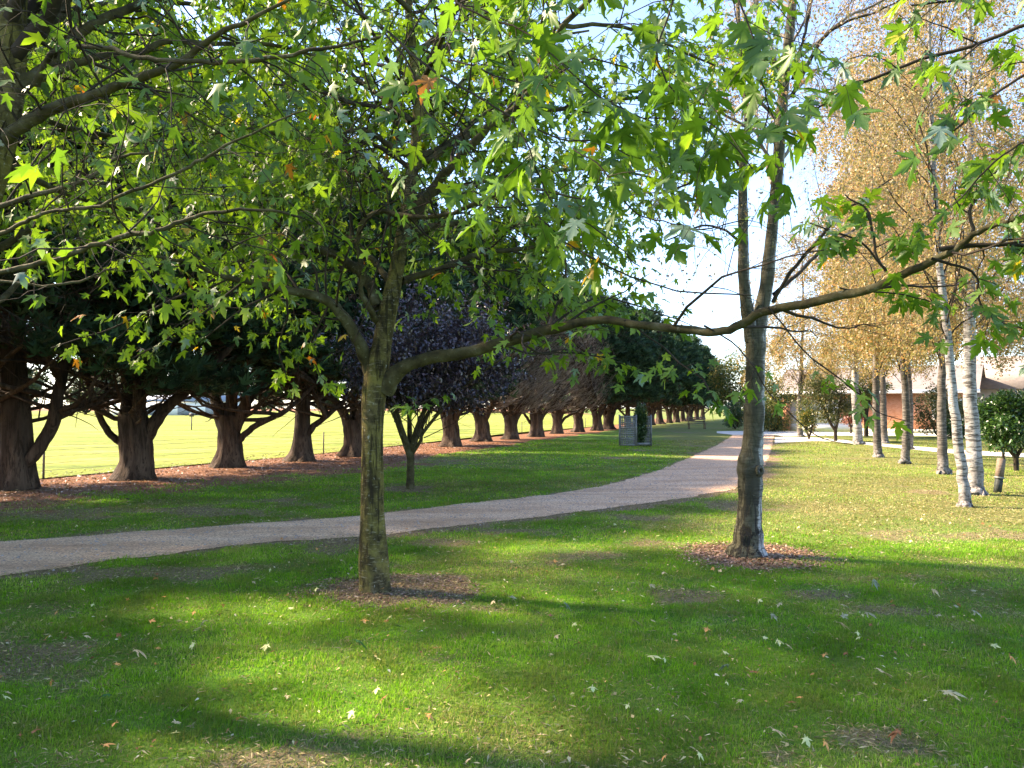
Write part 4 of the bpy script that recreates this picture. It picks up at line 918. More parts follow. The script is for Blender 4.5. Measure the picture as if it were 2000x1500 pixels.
    zi = 3.0 + (H - 3.8) * rg.random(ni); ti = rg.random(ni) * 2 * np.pi; ri = crown_r(zi, H, rad) * 0.75 * np.sqrt(rg.random(ni))
    pi_ = np.stack([np.cos(ti) * ri, np.sin(ti) * ri, zi], 1)
    if bare: pi_[:, 2] += 1.2; pi_[:, 1] += 0.6
    p = np.vstack([p, pi_]); 
    outw = nrm(p * np.array([1, 1, 0]) + 1e-4); d = nrm(outw * 0.9 + np.array([0, 0, 0.55]) + rg.normal(size=p.shape) * 0.35)
    nd = nrm(np.array([0, 0, 1.0]) + rg.normal(size=p.shape) * 0.5)
    ge = Geo(); sprays(ge, p, d, nd, ssz * (0.6 + .7 * rg.random(len(p))), np.clip(rg.beta(2, 2, len(p)), 0, 1), rg)
    ge.obj('foliage', L_CYP, t)
    return t
bases = [(30, 955), (262, 935), (445, 912), (588, 900), (690, 891), (880, 872), (941, 862), (998, 858), (1047, 853), (1088, 847), (1129, 844)]
desc = ['cypress at the left edge with one thick arm curving up to the right',
        'cypress with a cluster of upright stems, second from the left in the row',
        'cypress forking into several thick arms, third from the left in the row',
        'straight-trunked cypress with flared foot, fourth from the left in the row',
        'cypress with split leaning stems just left of the mossy maple trunk',
        'cypress with gnarled orange foot behind the purple plum crown',
        'broad cypress trunk right of the gnarled orange-footed one, under purple leaves',
        'slender pale cypress trunk, next right from the broad one beside purple leaves',
        'cypress under brown dead twigs, first to the right of the slender pale trunk',
        'cypress under brown dead twigs with a low arm reaching right',
        'twin-stemmed dark cypress under the right end of the brown dead twigs']
grp = 'cypresses in the row along the field'
protos = {}
styles = ['a', 'b', 'c', 'd', 'e', 'f', 'e', 'f', 'b', 'c', 'e']
barev = [0, 0, 0, 0, 0, 0, 1, 1, 1, 1, 1]
for i, (bp, st, bv) in enumerate(zip(bases, styles, barev)):
    loc = G(*bp); key = (st, bv)
    if key not in protos:
        protos[key] = make_cypress(st, desc[i], 200 + i, H=9.6 if bv else 9.9, rad=3.3 if bv else 3.5, bare=bv, group=grp, nspray=1300 if bv else (7500 if i < 4 else 6200), ssz=.42 if bv else (.33 if i > 3 else .27), loc=loc)
    else:
        sx = [.92, 1.12, .85, 1.0, .95][i % 5]; dup(protos[key], loc, [2.1, .7, -1.2, 3.9][i % 4], (sx, sx, [1.06, .95, 1.0][i % 3]), desc[i], grp)
green = protos[('e', 0)]; green2 = protos[('f', 0)]
ordn = ['first', 'second', 'third', 'fourth', 'fifth', 'sixth', 'seventh', 'eighth', 'ninth', 'tenth', 'eleventh', 'twelfth', 'thirteenth']
far = [(1166, 841), (1190, 838.5), (1232, 835.5), (1262, 833), (1285, 830.5), (1305, 828.5), (1320, 826.5), (1335, 825), (1348, 823.5), (1360, 822), (1370, 820.5), (1379, 819.2)]
for k, bp in enumerate(far):
    loc = G(*bp); loc[0] = min(loc[0], row_x(loc[1]) + 1.6)
    sx = [.95, 1.15, .85, 1.05][k % 4]; dup([green, green2, protos[('d', 0)]][k % 3], loc, k * 1.7, (sx, sx, [1.02, .93, .98, 1.06, .96][k % 5]),
        'green far cypress of the row, %s beyond the dead-twigged ones' % ordn[k], grp)

dup(protos[('d', 0)], (row_x(11.2) - .3, 11.2, 0), .5, .84, 'unseen cypress added to the row for shade, first beyond the left edge of the view', grp)  # unseen cypresses added left of the view to shade lawn and path
dup(green, (row_x(7.6) - .5, 7.6, 0), 1.8, .86, 'shorter unseen cypress added to the row for shade, second beyond the left edge', grp)
dup(green2, (row_x(5.0) + .5, 5.0, 0), .8, 1.05, 'unseen cypress added to the row for shade, third beyond the left edge', grp)
# ================================================================ PURPLE PLUM
rg = np.random.default_rng(300)
bp_ = np.array([TP[0], TP[1], 0.0]); DP = float(TP[1])
tp = thing('plum_tree', 'small purple-leaved plum tree with thin trunk between maple and field', 'tree', bp_)
stems = [px_limb([(800, 965, DP, 28), (801, 950, DP, 21), (802, 900, DP, 18), (800, 880, DP, 22)], 20)]
for L in ([(800, 890, DP, 14), (785, 850, DP, 12), (765, 800, DP, 10), (730, 740, DP, 7), (690, 680, DP, 4)], [(800, 890, DP, 16), (810, 850, DP, 13), (830, 800, DP, 11), (870, 730, DP, 8), (930, 650, DP, 4)],
          [(802, 890, DP, 14), (800, 840, DP + .2, 12), (800, 760, DP + .3, 9), (810, 650, DP + .2, 5)], [(805, 885, DP, 10), (822, 860, DP - .2, 8), (830, 840, DP - .2, 8), (900, 760, DP - .4, 6), (980, 700, DP - .5, 4)],
          [(800, 880, DP, 12), (780, 820, DP - .3, 9), (760, 740, DP - .6, 7), (740, 640, DP - .7, 4)], [(803, 880, DP, 12), (840, 800, DP + .5, 9), (900, 700, DP + 1, 6), (980, 620, DP + 1.2, 4)]):
    stems.append(px_limb(L, 20))
ge = Geo(); [tubes(ge, c, r_, 10) for c, r_ in stems]; ge.obj('trunk', M_LIMB, tp, bp_, True)
pc_ = np.array([P(845, 690, DP)]); cc = pc_[0]
nb = 240; d = nrm(rg.normal(size=(nb, 3))); d[:, 2] = d[:, 2] * 0.9 + 0.02; end = cc + d * np.array([2.1, 1.9, 1.5]) * (0.65 + .4 * rg.random(nb))[:, None]
srcs = np.array([stems[1 + k % 6][0][rg.integers(8, 18)] for k in range(nb)])
u = np.linspace(0, 1, 7)[None, :, None]; C = srcs[:, None] * (1 - u) + end[:, None] * u + np.cumsum(rg.normal(size=(nb, 7, 3)) * .03, axis=1)
rr_ = np.repeat((0.010 * np.linspace(1, .25, 7))[None], nb, 0)
s2, r2 = sprout(C, rr_, 6, .3, .5, K=5, rmin=.003, rg=rg)
ge = Geo(); tubes(ge, C, rr_, 4); tubes(ge, s2, r2, 3); ge.obj('twigs', M_TWIG, tp, bp_, True)
ge = Geo(); small_leaves(ge, s2, 14, 0.075, rg, keep=lambda p: p[:, 2] > 1.45 + .2 * rg.random(len(p))); small_leaves(ge, C, 8, 0.075, rg, keep=lambda p: p[:, 2] > 1.6); ge.obj('foliage', L_PLUM, tp, bp_)

# ================================================================ GOLD BIRCHES ON THE RIGHT
def make_birch(seed, label, H=9.5, rad=2.1, r0=.11, lean=(-.3, 0), loc=(0, 0, 0), z0=2.0, nlv=10, size=.045, bark=None):
    rg = np.random.default_rng(seed)
    t = thing('birch_tree', label, 'tree', loc, 'golden birches right of the path')
    A = np.array([(0, 0, -.02, r0 * 1.5), (0, 0, .15, r0 * 1.15), (lean[0] * .15, 0, 1, r0), (lean[0] * .5, lean[1] * .5, 3, r0 * .8), (lean[0], lean[1], 6, r0 * .5), (lean[0] * 1.1, lean[1], H, .01)])
    S_ = smooth_path(A, 60); C_ = wobble(S_[:, :3], .008, rg)
    ge = Geo(); tubes(ge, C_, S_[:, 3], 16, flute=flute_fn(rg, 4, .06, .2, .03)); ge.obj('trunk', bark or M_BIRCH, t, (0, 0, 0), True)
    b, br_ = sprout(C_[None], S_[None, :, 3], 40, np.searchsorted(C_[:, 2], z0) / 60., rad * 1.5, spread=.75, flat=.1, up=.75, droop=.25, wob=.2, K=12, rf=.3, rmax=.015, t1=.97, rg=rg)
    b2, q2 = sprout(b, br_, 8, .25, 1.0, spread=.8, flat=.2, up=.1, droop=.5, K=6, rf=.5, rmin=.003, rg=rg)
    b3, q3 = sprout(b2, q2, 6, .2, 1.35, spread=.45, flat=0, up=-.2, droop=1.6, wob=.12, K=7, rf=.5, rmin=.0016, rg=rg)
    k3 = b3[:, :, 2].min(1) > z0 * .85; k2_ = b2[:, :, 2].min(1) > z0; b3, q3, b2, q2 = b3[k3], q3[k3], b2[k2_], q2[k2_]
    ge = Geo(); tubes(ge, b, br_, 5); tubes(ge, b2, q2, 3); ge.obj('branches', M_TWIG, t)
    ge = Geo(); tubes(ge, b3[::2], q3[::2], 3); ge.obj('twigs', M_DEAD, t)
    ge = Geo(); b3 = b3[rg.random(len(b3)) < .80]; n = small_leaves(ge, b3, int(nlv * 1.35), size, rg, 0, 1, keep=lambda p: p[:, 2] > z0 * .8 + .9 * rg.random(len(p))); n += small_leaves(ge, b2, nlv, size, rg)
    ge.obj('foliage', L_GOLD, t); print('birch', n); return t
b1 = make_birch(401, 'slim white-barked birch, nearest of the golden birches, leaning left', H=10, rad=2.2, r0=.074, lean=(-.35, 0.1), loc=G(1885, 990), z0=2.7, nlv=13)
b2_ = make_birch(402, 'thicker birch with rough black-banded bark just behind the slim white one', H=12, rad=2.5, r0=.125, lean=(.02, 0), loc=G(1905, 966), z0=2.7, nlv=13)
b3_ = make_birch(403, 'birch with flared foot and low side branch, in front of the brick house', H=11.5, rad=3.3, r0=.105, lean=(-.12, 0), loc=G(1766, 906), z0=2.2, nlv=20, size=.068, bark=M_BGREY)
dup(b3_, G(1845, 926), 2.0, 1.0, 'banded birch to the left of the slim white one, behind it')
dup(b3_, G(1715, 893), 4.1, 1.08, 'birch left of the flared-foot one, before the house')
dup(b2_, G(1677, 868), 1.0, (1.35, 1.35, 1.15), 'thick pale birch trunk furthest left, beside the footpath')
dup(b3_, (16.2, 42.5, 0), 3.0, (1.35, 1.35, 0.95), 'low golden birch behind the dark round tree by the garage')
dup(b3_, (19.5, 37.5, 0), 5.0, (1.2, 1.2, 1.1), 'golden birch beyond the footpath, right of the dark round tree')
dup(b2_, (15.5, 21.5, 0), 2.6, 1.1, 'tall golden birch at the right edge behind the others')
dup(b2_, (13.6, 17.0, 0), 4.4, 1.0, 'golden birch at the right edge, behind the leaning post')
dup(b3_, (16.9, 34.5, 0), 4.6, (1.3, 1.3, 1.15), 'wide golden birch crown between the olive tree and the thick pale trunk')
dup(b3_, (25, 36, 0), .6, 1.25, 'golden birch by the right end of the house')
dup(b3_, (15.4, 29.5, 0), .2, 1.15, 'golden birch standing between the footpath and the flared-foot birch')

# ================================================================ shrubs
def make_shrub(name, label, cat, loc, crown_c, radii, mat, seed, nleaf=5000, size=.07, stem_r=.05, nstem=4, parts=True, tr=0.9):
    rg = np.random.default_rng(seed); t = thing(name, label, cat, loc); crown_c = np.array(crown_c, float); radii = np.array(radii, float)
    ge = Geo(); ends = []
    zf = max(.15, crown_c[2] - radii[2])
    tubes(ge, np.linspace([0, 0, -.02], [0, 0, zf * .8 + .05], 6), np.full(6, stem_r * 1.2), 8)
    for k in range(nstem):
        a = 6.28 * k / nstem + rg.random(); e = crown_c + np.array([math.cos(a), math.sin(a), .3]) * radii * .6
        S_ = smooth_path(np.array([(0, 0, zf * .6, stem_r), (e[0] * .4, e[1] * .4, zf * 1.1 + .1, stem_r * .8), (*e, stem_r * .25)]), 12); tubes(ge, S_[:, :3], S_[:, 3], 6); ends.append(S_[:, :3])
    ge.obj('stem', M_TWIG, t, (0, 0, 0), True)
    ncl = 40; d = nrm(rg.normal(size=(ncl, 3))); cl = crown_c + d * radii * (.55 + .4 * rg.random(ncl))[:, None]
    li = rg.integers(0, ncl, nleaf); p = cl[li] + nrm(rg.normal(size=(nleaf, 3))) * radii * .33 * (rg.random(nleaf) ** .5)[:, None]
    p2 = crown_c + nrm(rg.normal(size=(nleaf // 4, 3))) * radii * .6 * rg.random((nleaf // 4, 1)) ** .4; p = np.vstack([p, p2]); p = p[p[:, 2] > .08]
    ge = Geo(); leaves(ge, p, nrm(nrm(p - crown_c) * .7 + rg.normal(size=p.shape) * .6), rg.normal(size=p.shape) + np.array([0, 0, .8]), size * (.6 + .8 * rg.random(len(p))), SIMPLE, rg.random(len(p)), rg=rg)
    ge.obj('foliage', mat, t); return t
L_RED = leaf_mat('red_leaf', [(0, (.10, .03, .03)), (.6, (.22, .07, .06)), (1, (.30, .14, .09))], trans=.3)
L_YEL = leaf_mat('yellowing_leaf', [(0, (.03, .055, .016)), (.6, (.09, .12, .03)), (.85, (.18, .17, .04)), (1, (.40, .24, .05))], trans=.35)
make_shrub('evergreen_tree', 'dark round evergreen with short forked trunk at the right edge', 'tree', G(1985, 920), (-.1, 0, 1.3), (.95, .9, .75), L_DARK, 501, 6000, .09)
make_shrub('evergreen_tree', 'smaller dark evergreen on a thin stem, left of the one at the edge', 'tree', G(1960, 906), (0, 0, 1.15), (.65, .6, .6), L_DARK, 502, 3500, .09, .03)
make_shrub('garden_tree', 'dark olive round-headed tree on leaning stems before the garage', 'tree', G(1632, 862), (-.35, 0, 2.0), (1.35, 1.2, 1.15), L_OLIVE, 503, 6000, .10, .07)
make_shrub('garden_shrub', 'small reddish shrub beside the dark olive tree', 'shrub', G(1662, 847), (0, 0, 1.2), (.9, .8, .6), L_RED, 504, 2500, .12)
make_shrub('garden_shrub', 'dark shrub with yellowing leaves hanging left of the garage', 'shrub', G(1508, 843), (0, 0, 1.9), (1.5, 1.3, 1.8), L_YEL, 505, 5000, .14)
make_shrub('garden_shrub', 'black-green hedge shrub in shade at the left corner of the house', 'shrub', G(1512, 841), (0.3, 1.2, 1.0), (1.6, 1.2, 1.1), L_DARK, 506, 5000, .12)
make_shrub('garden_shrub', 'leafy green shrub between the far row end and the birch trunk', 'shrub', G(1436, 838), (0, 0, 1.1), (.9, .9, 1.1), L_DARK, 507, 3000, .12)
make_shrub('garden_tree', 'yellow-green small tree just left of the forked birch trunk', 'tree', (22.5, 76, 0), (0, 0, 4.2), (2.8, 2.5, 3.4), L_YEL, 508, 7000, .22, .1)
make_shrub('garden_shrub', 'pale green shrub in front of the dark olive tree stem', 'shrub', G(1580, 858), (0, 0, 1.1), (.5, .5, .85), L_YEL, 509, 2000, .1)
make_shrub('garden_tree', 'small ornamental tree on a dark straight stem near the brick wall', 'tree', G(1692, 853), (0, 0, 2.9), (1.2, 1.2, .9), L_YEL, 510, 3500, .11, .10)
make_shrub('garden_shrub', 'tall leafy shrub screening the right part of the brick wall', 'shrub', G(1838, 854), (0, 0, 1.5), (1.3, 1.0, 1.4), L_OLIVE, 512, 5000, .11)
make_shrub('garden_shrub', 'low dark shrub under the cream wall behind the white birch', 'shrub', G(1870, 856), (0, 0, .5), (.9, .7, .55), L_DARK, 511, 2500, .10)

# ================================================================ TREE GUARD with young conifer
M_MESH = simple_mat('galvanised', (.13, .15, .14), (.24, .25, .24), 25, .55, .5, .3, .005, metal=.3)
gb = G(1243, 872)
tg_ = thing('tree_guard', 'grey perforated metal tree guard of two panels on the lawn', 'guard', gb)
GH = 1.28
def panel(name, a, b):
    a = np.array(a); b = np.array(b); L = np.linalg.norm(b - a); u = (b - a) / L; ge = Geo(); ang = math.atan2(u[1], u[0])
    c = (a + b) / 2; holes = []
    nx_ = 7; nz_ = 15   # lattice of flat bars leaves rows of small openings
    for i in range(nx_ + 1): p = a + u * L * i / nx_; ge.box((p[0], p[1], GH / 2 + .03), (.045 if i % 3 else .09, .006, GH - .06), ang)
    for j in range(nz_ + 1): ge.box((c[0], c[1], .06 + (GH - .12) * j / nz_), (L, .008, .045 if j % 3 else .075), ang)
    return ge.obj(name, M_MESH, tg_)
panel('mesh_panel', (-.62, .35), (-.03, .0)); panel('mesh_panel', (.03, .0 + .55), (.62, .18))
for x, y in ((0, 0), (.65, .15), (-.65, .38), (0, .60)):
    ge = Geo(); ge.box((x, y, GH / 2 + .02), (.055, .055, GH + .04)); ge.obj('post', M_MESH, tg_)
ge = Geo(); ge.box((.33, .08, .10), (.62, .02, .10), .23); ge.obj('kick_rail', M_MESH, tg_)
make_shrub('young_conifer', 'young dark green conifer growing inside the metal tree guard', 'tree', gb + np.array([.22, .3, 0]), (0, 0, .95), (.30, .26, .80), L_DARK, 520, 5000, .07, .03)

# ================================================================ BENCH far off
M_WOOD = simple_mat('weathered_wood', (.10, .075, .055), (.22, .17, .13), 14, .85, .2, .5, .01, stretch=(1, 1, 6))
bb = G(1361, 838); bn = thing('park_bench', 'small dark garden bench at the far end of the cypress row', 'bench', bb)
ge = Geo(); [ge.box((0, y, .44), (1.4, .09, .03)) for y in (-.2, -.08, .04, .16)]; ge.obj('seat', M_WOOD, bn)
ge = Geo(); [ge.box((0, .24 + .02 * k, .6 + .13 * k), (1.4, .025, .09)) for k in range(3)]; ge.obj('backrest', M_WOOD, bn)
for sx in (-.6, .6):
    ge = Geo(); ge.box((sx, -.2, .21), (.06, .06, .42)); ge.box((sx, .2, .45), (.06, .06, .9)); ge.box((sx, 0, .40), (.05, .4, .05)); ge.box((sx, -.02, .64), (.06, .48, .04)); ge.obj('side_frame', M_WOOD, bn)

# leaning post on the right
pb = G(1948, 962); ps = thing('garden_post', 'short leaning grey timber post with dark lower sleeve', 'post', pb)
tilt = lambda a: np.array([[math.cos(a), 0, math.sin(a)], [0, 1, 0], [-math.sin(a), 0, math.cos(a)]])
M_DK = simple_mat('dark_sleeve', (.02, .025, .022), (.05, .055, .05), 20, .6)
a = .14; u_ = np.array([math.sin(a), 0, math.cos(a)])
ge = Geo(); ge.box(u_ * .46, (.105, .105, .38), tilt=tilt(a)); ge.obj('post', M_WOOD, ps)
ge = Geo(); ge.box(u_ * .13, (.10, .10, .30), tilt=tilt(a)); ge.obj('sleeve', M_DK, ps)
ge = Geo(); ge.box(u_ * .285, (.125, .125, .03), tilt=tilt(a)); ge.obj('band', M_MESH, ps)

# ================================================================ FIELD FENCE
M_STEEL = simple_mat('fence_steel', (.10, .09, .08), (.2, .18, .16), 20, .7, .4)
fl_ = thing('wire_fence', 'thin steel post and wire fence between the cypress row and sunny field', 'fence', (0, 0, 0))
fp_ = np.array([(-13.8, 10.5), (-10.6, 17.2), (-8.2, 22.6), (-6.55, 26.4), (-3.9, 33.0), (-1.6, 39.5), (.6, 46), (3.2, 54), (6, 62), (9, 70)])
for x, y in fp_:
    ge = Geo(); ge.box((x, y, .38), (.035, .035, .78)); ge.obj('post', M_STEEL, fl_)
for z in (.18, .34, .50, .64, .74):
    ge = Geo(); C_ = np.hstack([fp_, np.full((len(fp_), 1), z)]); tubes(ge, C_, np.full(len(fp_), .0035), 4); ge.obj('wire', M_STEEL, fl_)
# second fence line across the field with two light posts
fl2 = thing('field_post', 'lone short post with a small box standing out in the sunny field', 'post', G(374, 840))
ge = Geo(); ge.box((0, 0, .5), (.06, .06, 1.0)); ge.obj('post', M_STEEL, fl2); ge = Geo(); ge.box((0, 0, 1.1), (.28, .2, .24)); ge.obj('box', M_STEEL, fl2)

# ================================================================ FAR EDGE OF THE FIELD
L_FAR = leaf_mat('far_tree_leaf', [(0, (.03, .05, .03)), (.6, (.07, .10, .05)), (1, (.12, .14, .07))], trans=.2)
ft = None; rgf = np.random.default_rng(600)
for k, (x, y, s) in enumerate([(-118, 178, 1.5), (-104, 185, 1.1), (-96, 180, 1.3), (-84, 184, 1.2), (-72, 190, 1.0), (-60, 186, 1.0), (-36, 192, 1.2), (-30, 190, .9), (-14, 196, 1.1), (0, 200, 1.2), (-130, 170, 1.4), (12, 205, 1.3), (-48, 194, .8)]):
    lab = 'distant tree beyond the sunny field, %s counted from the left' % ordn[[1, 3, 4, 5, 6, 7, 9, 10, 11, 11, 0, 12, 8][k] if k != 9 else 11]
    if ft is None:
        ft = make_shrub('distant_tree', lab, 'tree', (x, y, 0), (0, 0, 4.6), (4.6, 4, 3.6), L_FAR, 601, 5000, .5, .25); ft['group'] = 'trees along the far edge of the field'; ft.scale = (s,) * 3
    else: dup(ft, (x, y, 0), k, s, lab, 'trees along the far edge of the field')
M_WHITE = simple_mat('white_paint', (.72, .73, .74), (.82, .83, .83), 4, .6); M_GREY = simple_mat('grey_roof', (.22, .25, .28), (.30, .33, .36), 3, .5)
sh = thing('farm_shed', 'long pale shed with low grey roof beyond the sunny field', 'building', (-74, 168, 0))
ge = Geo(); ge.box((0, 0, 1.5), (26, 8, 3.0)); ge.obj('wall', M_WHITE, sh)
ge = Geo(); ge.add([(-13.4, -4.6, 2.95), (13.4, -4.6, 2.95), (13.4, 0, 4.4), (-13.4, 0, 4.4), (13.4, 4.6, 2.95), (-13.4, 4.6, 2.95)], T=[(0, 3, 5), (1, 4, 2)], Q=[(0, 1, 2, 3), (3, 2, 4, 5), (0, 5, 4, 1)]); ge.obj('roof', M_GREY, sh)
for k in range(4): ge = Geo(); ge.box((-9 + 6 * k, -4.03, 1.2), (2.6, .08, 2.2)); ge.obj('door', M_GREY, sh)

# ================================================================ HOUSE
m, nt, out = new_mat('brick'); g = N(nt); bt = g.n('ShaderNodeTexBrick')
tc = g.n('ShaderNodeTexCoord'); mp = g.n('ShaderNodeMapping'); mp.inputs['Rotation'].default_value = (math.pi / 2, 0, 0); g.l(tc.outputs['Object'], mp.inputs[0]); g.l(mp.outputs[0], bt.inputs[0])
bt.inputs['Scale'].default_value = 4; bt.inputs['Color1'].default_value = (.46, .19, .10, 1); bt.inputs['Color2'].default_value = (.58, .27, .16, 1); bt.inputs['Mortar'].default_value = (.45, .36, .30, 1)
bt.inputs['Mortar Size'].default_value = .012
g.l(g.principled(bt.outputs[0], .9, .1), out.inputs[0]); BRICK = m
M_CREAM = simple_mat('cream_paint', (.62, .58, .48), (.72, .68, .58), 3, .7); M_TILE = simple_mat('roof_sheet', (.16, .14, .13), (.24, .21, .19), 4, .7)
M_GLASS = simple_mat('window_glass', (.03, .04, .05), (.06, .07, .08), 2, .1, .9, 0)
hl = np.array([19.3, 54.0, 0]); hs = thing('house', 'orange brick house with white garage door behind the golden birches', 'building', hl)
ge = Geo(); ge.box((0.25, 0, 1.35), (.5, .3, 2.7)); ge.box((2.7, .0, 2.45), (4.4, .28, .5)); ge.box((8.2, .0, 1.35), (6.6, .3, 2.7)); ge.box((5.7, 6.3, 1.35), (11.4, .3, 2.7)); ge.box((.15, 3.2, 1.35), (.3, 5.9, 2.7)); ge.box((11.35, 3.2, 1.35), (.3, 5.9, 2.7)); ge.add([(.1, -.1, 2.71), (.1, 6.4, 2.71), (.1, 3.2, 4.40), (11.4, -.1, 2.71), (11.4, 6.4, 2.71), (11.4, 3.2, 4.40)], T=[(0, 2, 1), (3, 4, 5)]); ge.obj('wall', BRICK, hs)
gd = Geo(); gd.box((2.7, .05, 1.08), (4.38, .06, 2.2)); gdo = gd.obj('garage_door', M_WHITE, hs)
ge = Geo(); [ge.box((2.7, .01, .28 + .54 * k), (4.3, .03, .44)) for k in range(4)]; ge.obj('panel', M_WHITE, gdo)
wi = Geo(); wi.box((10.3, -.16, 1.5), (1.9, .06, 1.3)); wf = wi.obj('window', M_WHITE, hs); ge = Geo(); ge.box((10.4, -.195, 1.5), (1.7, .02, 1.1)); ge.obj('pane', M_GLASS, wf)
ge = Geo(); ge.add([(-.6, -.8, 2.62), (12, -.8, 2.62), (12, 3.2, 4.5), (-.6, 3.2, 4.5), (12, 7.2, 2.62), (-.6, 7.2, 2.62)], Q=[(0, 1, 2, 3), (3, 2, 4, 5)]); rf = ge.obj('roof', M_TILE, hs)
ge = Geo(); ge.box((5.7, -.82, 2.66), (12.7, .04, .22)); ge.obj('fascia', M_WHITE, rf)
ge = Geo(); ge.box((8.2, -.35, .12), (6.6, .4, .24)); ge.obj('plinth', M_CREAM, hs)
ge = Geo(); ge.box((3.7, -2.6, .12), (4.6, .25, .24)); eg = ge.obj('garden_edging', M_WOOD, None, hl); tag(eg, 'low brown timber garden edging on the drive before the garage', 'edging')
h2 = np.array([31.5, 50.5, 0]); hw = thing('cottage', 'cream walled cottage with white gable boards at the right behind birches', 'building', h2)
ge = Geo(); ge.box((5, 3, 1.45), (11, 6, 2.9)); ge.obj('wall', M_CREAM, hw)
ge = Geo(); ge.add([(-1, -.5, 2.85), (-1, 6.5, 2.85), (-1, 3, 5.2), (11, -.5, 2.85), (11, 6.5, 2.85), (11, 3, 5.2)], T=[(0, 2, 1), (3, 4, 5)], Q=[(0, 3, 5, 2), (1, 2, 5, 4), (0, 1, 4, 3)]); ge.obj('roof', M_TILE, hw)
for x in (1.5, 5.5): wi = Geo(); wi.box((x, -.03, 1.5), (1.5, .06, 1.3)); wf = wi.obj('window', M_WHITE, hw); ge = Geo(); ge.box((x, -.07, 1.5), (1.3, .02, 1.1)); ge.obj('pane', M_GLASS, wf)

hs.rotation_euler = (0, 0, -.62); hw.rotation_euler = (0, 0, -.5); eg.rotation_euler = (0, 0, -.3)
# ================================================================ GRASS BLADES
m, nt, out = new_mat('grass_blade'); g = N(nt)
r = g.attr('r'); d_ = g.attr('r2')
gc = g.ramp(r, [(0.0, (0.055, 0.14, 0.008)), (0.5, (0.120, 0.30, 0.012)), (0.85, (0.19, 0.41, 0.020)), (1.0, (0.28, 0.46, 0.05))])
dc = g.ramp(r, [(0.0, (0.10, 0.11, 0.03)), (0.5, (0.22, 0.195, 0.07)), (1.0, (0.40, 0.33, 0.17))])
ol = g.noise(1.7, 5, 0.75, coord=g.n('ShaderNodeNewGeometry').outputs['Position'])
gc = g.mix(g.ramp(ol, [(0.44, 0.0), (0.62, 0.8)]), gc, (0.15, 0.185, 0.035))
gc = g.mix(g.ramp(ol, [(0.30, 0.55), (0.42, 0.0)]), gc, (0.035, 0.13, 0.012))
col = g.mix(d_, gc, dc)
p = g.principled(col, .6, .12); t = g.n('ShaderNodeBsdfTranslucent'); g.l(g.mix(1.0, col, (1.5, 1.5, 1.1), 'MULTIPLY'), t.inputs[0])
mx = g.n('ShaderNodeMixShader'); mx.inputs[0].default_value = .4; g.l(p, mx.inputs[1]); g.l(t.outputs[0], mx.inputs[2]); g.l(mx.outputs[0], out.inputs[0]); M_GRASS = m
rg = np.random.default_rng(700)
ge = Geo(); tot = 0
for (y0, y1, dens, hh, ww) in ((2.6, 4.5, 9500, .032, .0036), (4.5, 6.5, 6500, .033, .0046), (6.5, 9, 3600, .035, .0062), (9, 13, 1500, .038, .010), (13, 20, 550, .045, .017), (20, 38, 150, .05, .034)):
    wmax = .70 * y1 + 1.2; n = int((y1 - y0) * 2 * wmax * dens)
    y = y0 + (y1 - y0) * rg.random(n); x = (rg.random(n) * 2 - 1) * wmax; k = np.abs(x) < .70 * y + 1.0; x, y = x[k], y[k]
    ba, dr, lu, br = ground_fields(x, y)
    tuft = fbm(x, y, .22, 801, 3)
    k = ((~inside(poly_path, x, y)) | ((dist_poly(poly_path, x, y) < .10) & (rg.random(len(x)) < .45))) & (rg.random(len(x)) > ba * 1.15 - .06) & (rg.random(len(x)) > br * 1.1) & (rg.random(len(x)) < (.35 + 1.3 * tuft) * (1 - .45 * dr))
    k &= (np.hypot(x - T1[0], y - T1[1]) > .2) & (np.hypot(x - T2[0], y - T2[1]) > .3) & (litter_amt(x, y) < .5)
    x, y, ba, dr, lu, tuft = x[k], y[k], ba[k], dr[k], lu[k], tuft[k]; n = len(x); tot += n
    h = hh * (.4 + .8 * rg.random(n) + .5 * (rg.random(n) < .04)) * (.35 + 1.5 * tuft ** 1.3) * (1 - .5 * dr) * (1 - .6 * ba); wd = ww * (.7 + .6 * rg.random(n))
    a = rg.random(n) * 6.283; lean = rg.random(n) ** .8 * 1.35; dx, dy = np.cos(a) * lean, np.sin(a) * lean
    b = a + 1.57 + rg.normal(size=n) * .5; ex, ey = np.cos(b) * wd * .5, np.sin(b) * wd * .5
    z0 = np.full(n, -.002)
    p0 = np.stack([x - ex, y - ey, z0], 1); p1 = np.stack([x + ex, y + ey, z0], 1)
    mx_, my_ = x + dx * h * .35, y + dy * h * .35; mz = h * .6
    p2 = np.stack([mx_ + ex * .7, my_ + ey * .7, mz], 1); p3 = np.stack([mx_ - ex * .7, my_ - ey * .7, mz], 1)
    p4 = np.stack([x + dx * h, y + dy * h, h * (1 - .35 * lean)], 1)
    V = np.stack([p0, p1, p2, p3, p4], 1).reshape(-1, 3); bi = np.arange(n)[:, None] * 5
    T = np.stack([bi + [0, 1, 2], bi + [0, 2, 3], bi + [3, 2, 4]], 1).reshape(-1, 3)
    r_ = np.clip(rg.beta(2, 2.2, n) * .7 + (fbm(x, y, .7, 811) - .5) * 1.5 + .18 + .15 * lu, 0, 1)
    dd = np.clip((rg.random(n) < (.13 + .75 * dr + .4 * ba + .5 * np.clip(fbm(x, y, .5, 831) - .52, 0, 1))) * (.5 + .5 * rg.random(n)) + .25 * dr, 0, 1)
    ge.add(V, T=T, r=np.repeat(r_, 5), r2=np.repeat(dd, 5))
go = ge.obj('grass', M_GRASS); tag(go, 'short green grass blades of the lawn in the foreground', 'grass', kind='stuff'); print('blades', tot)

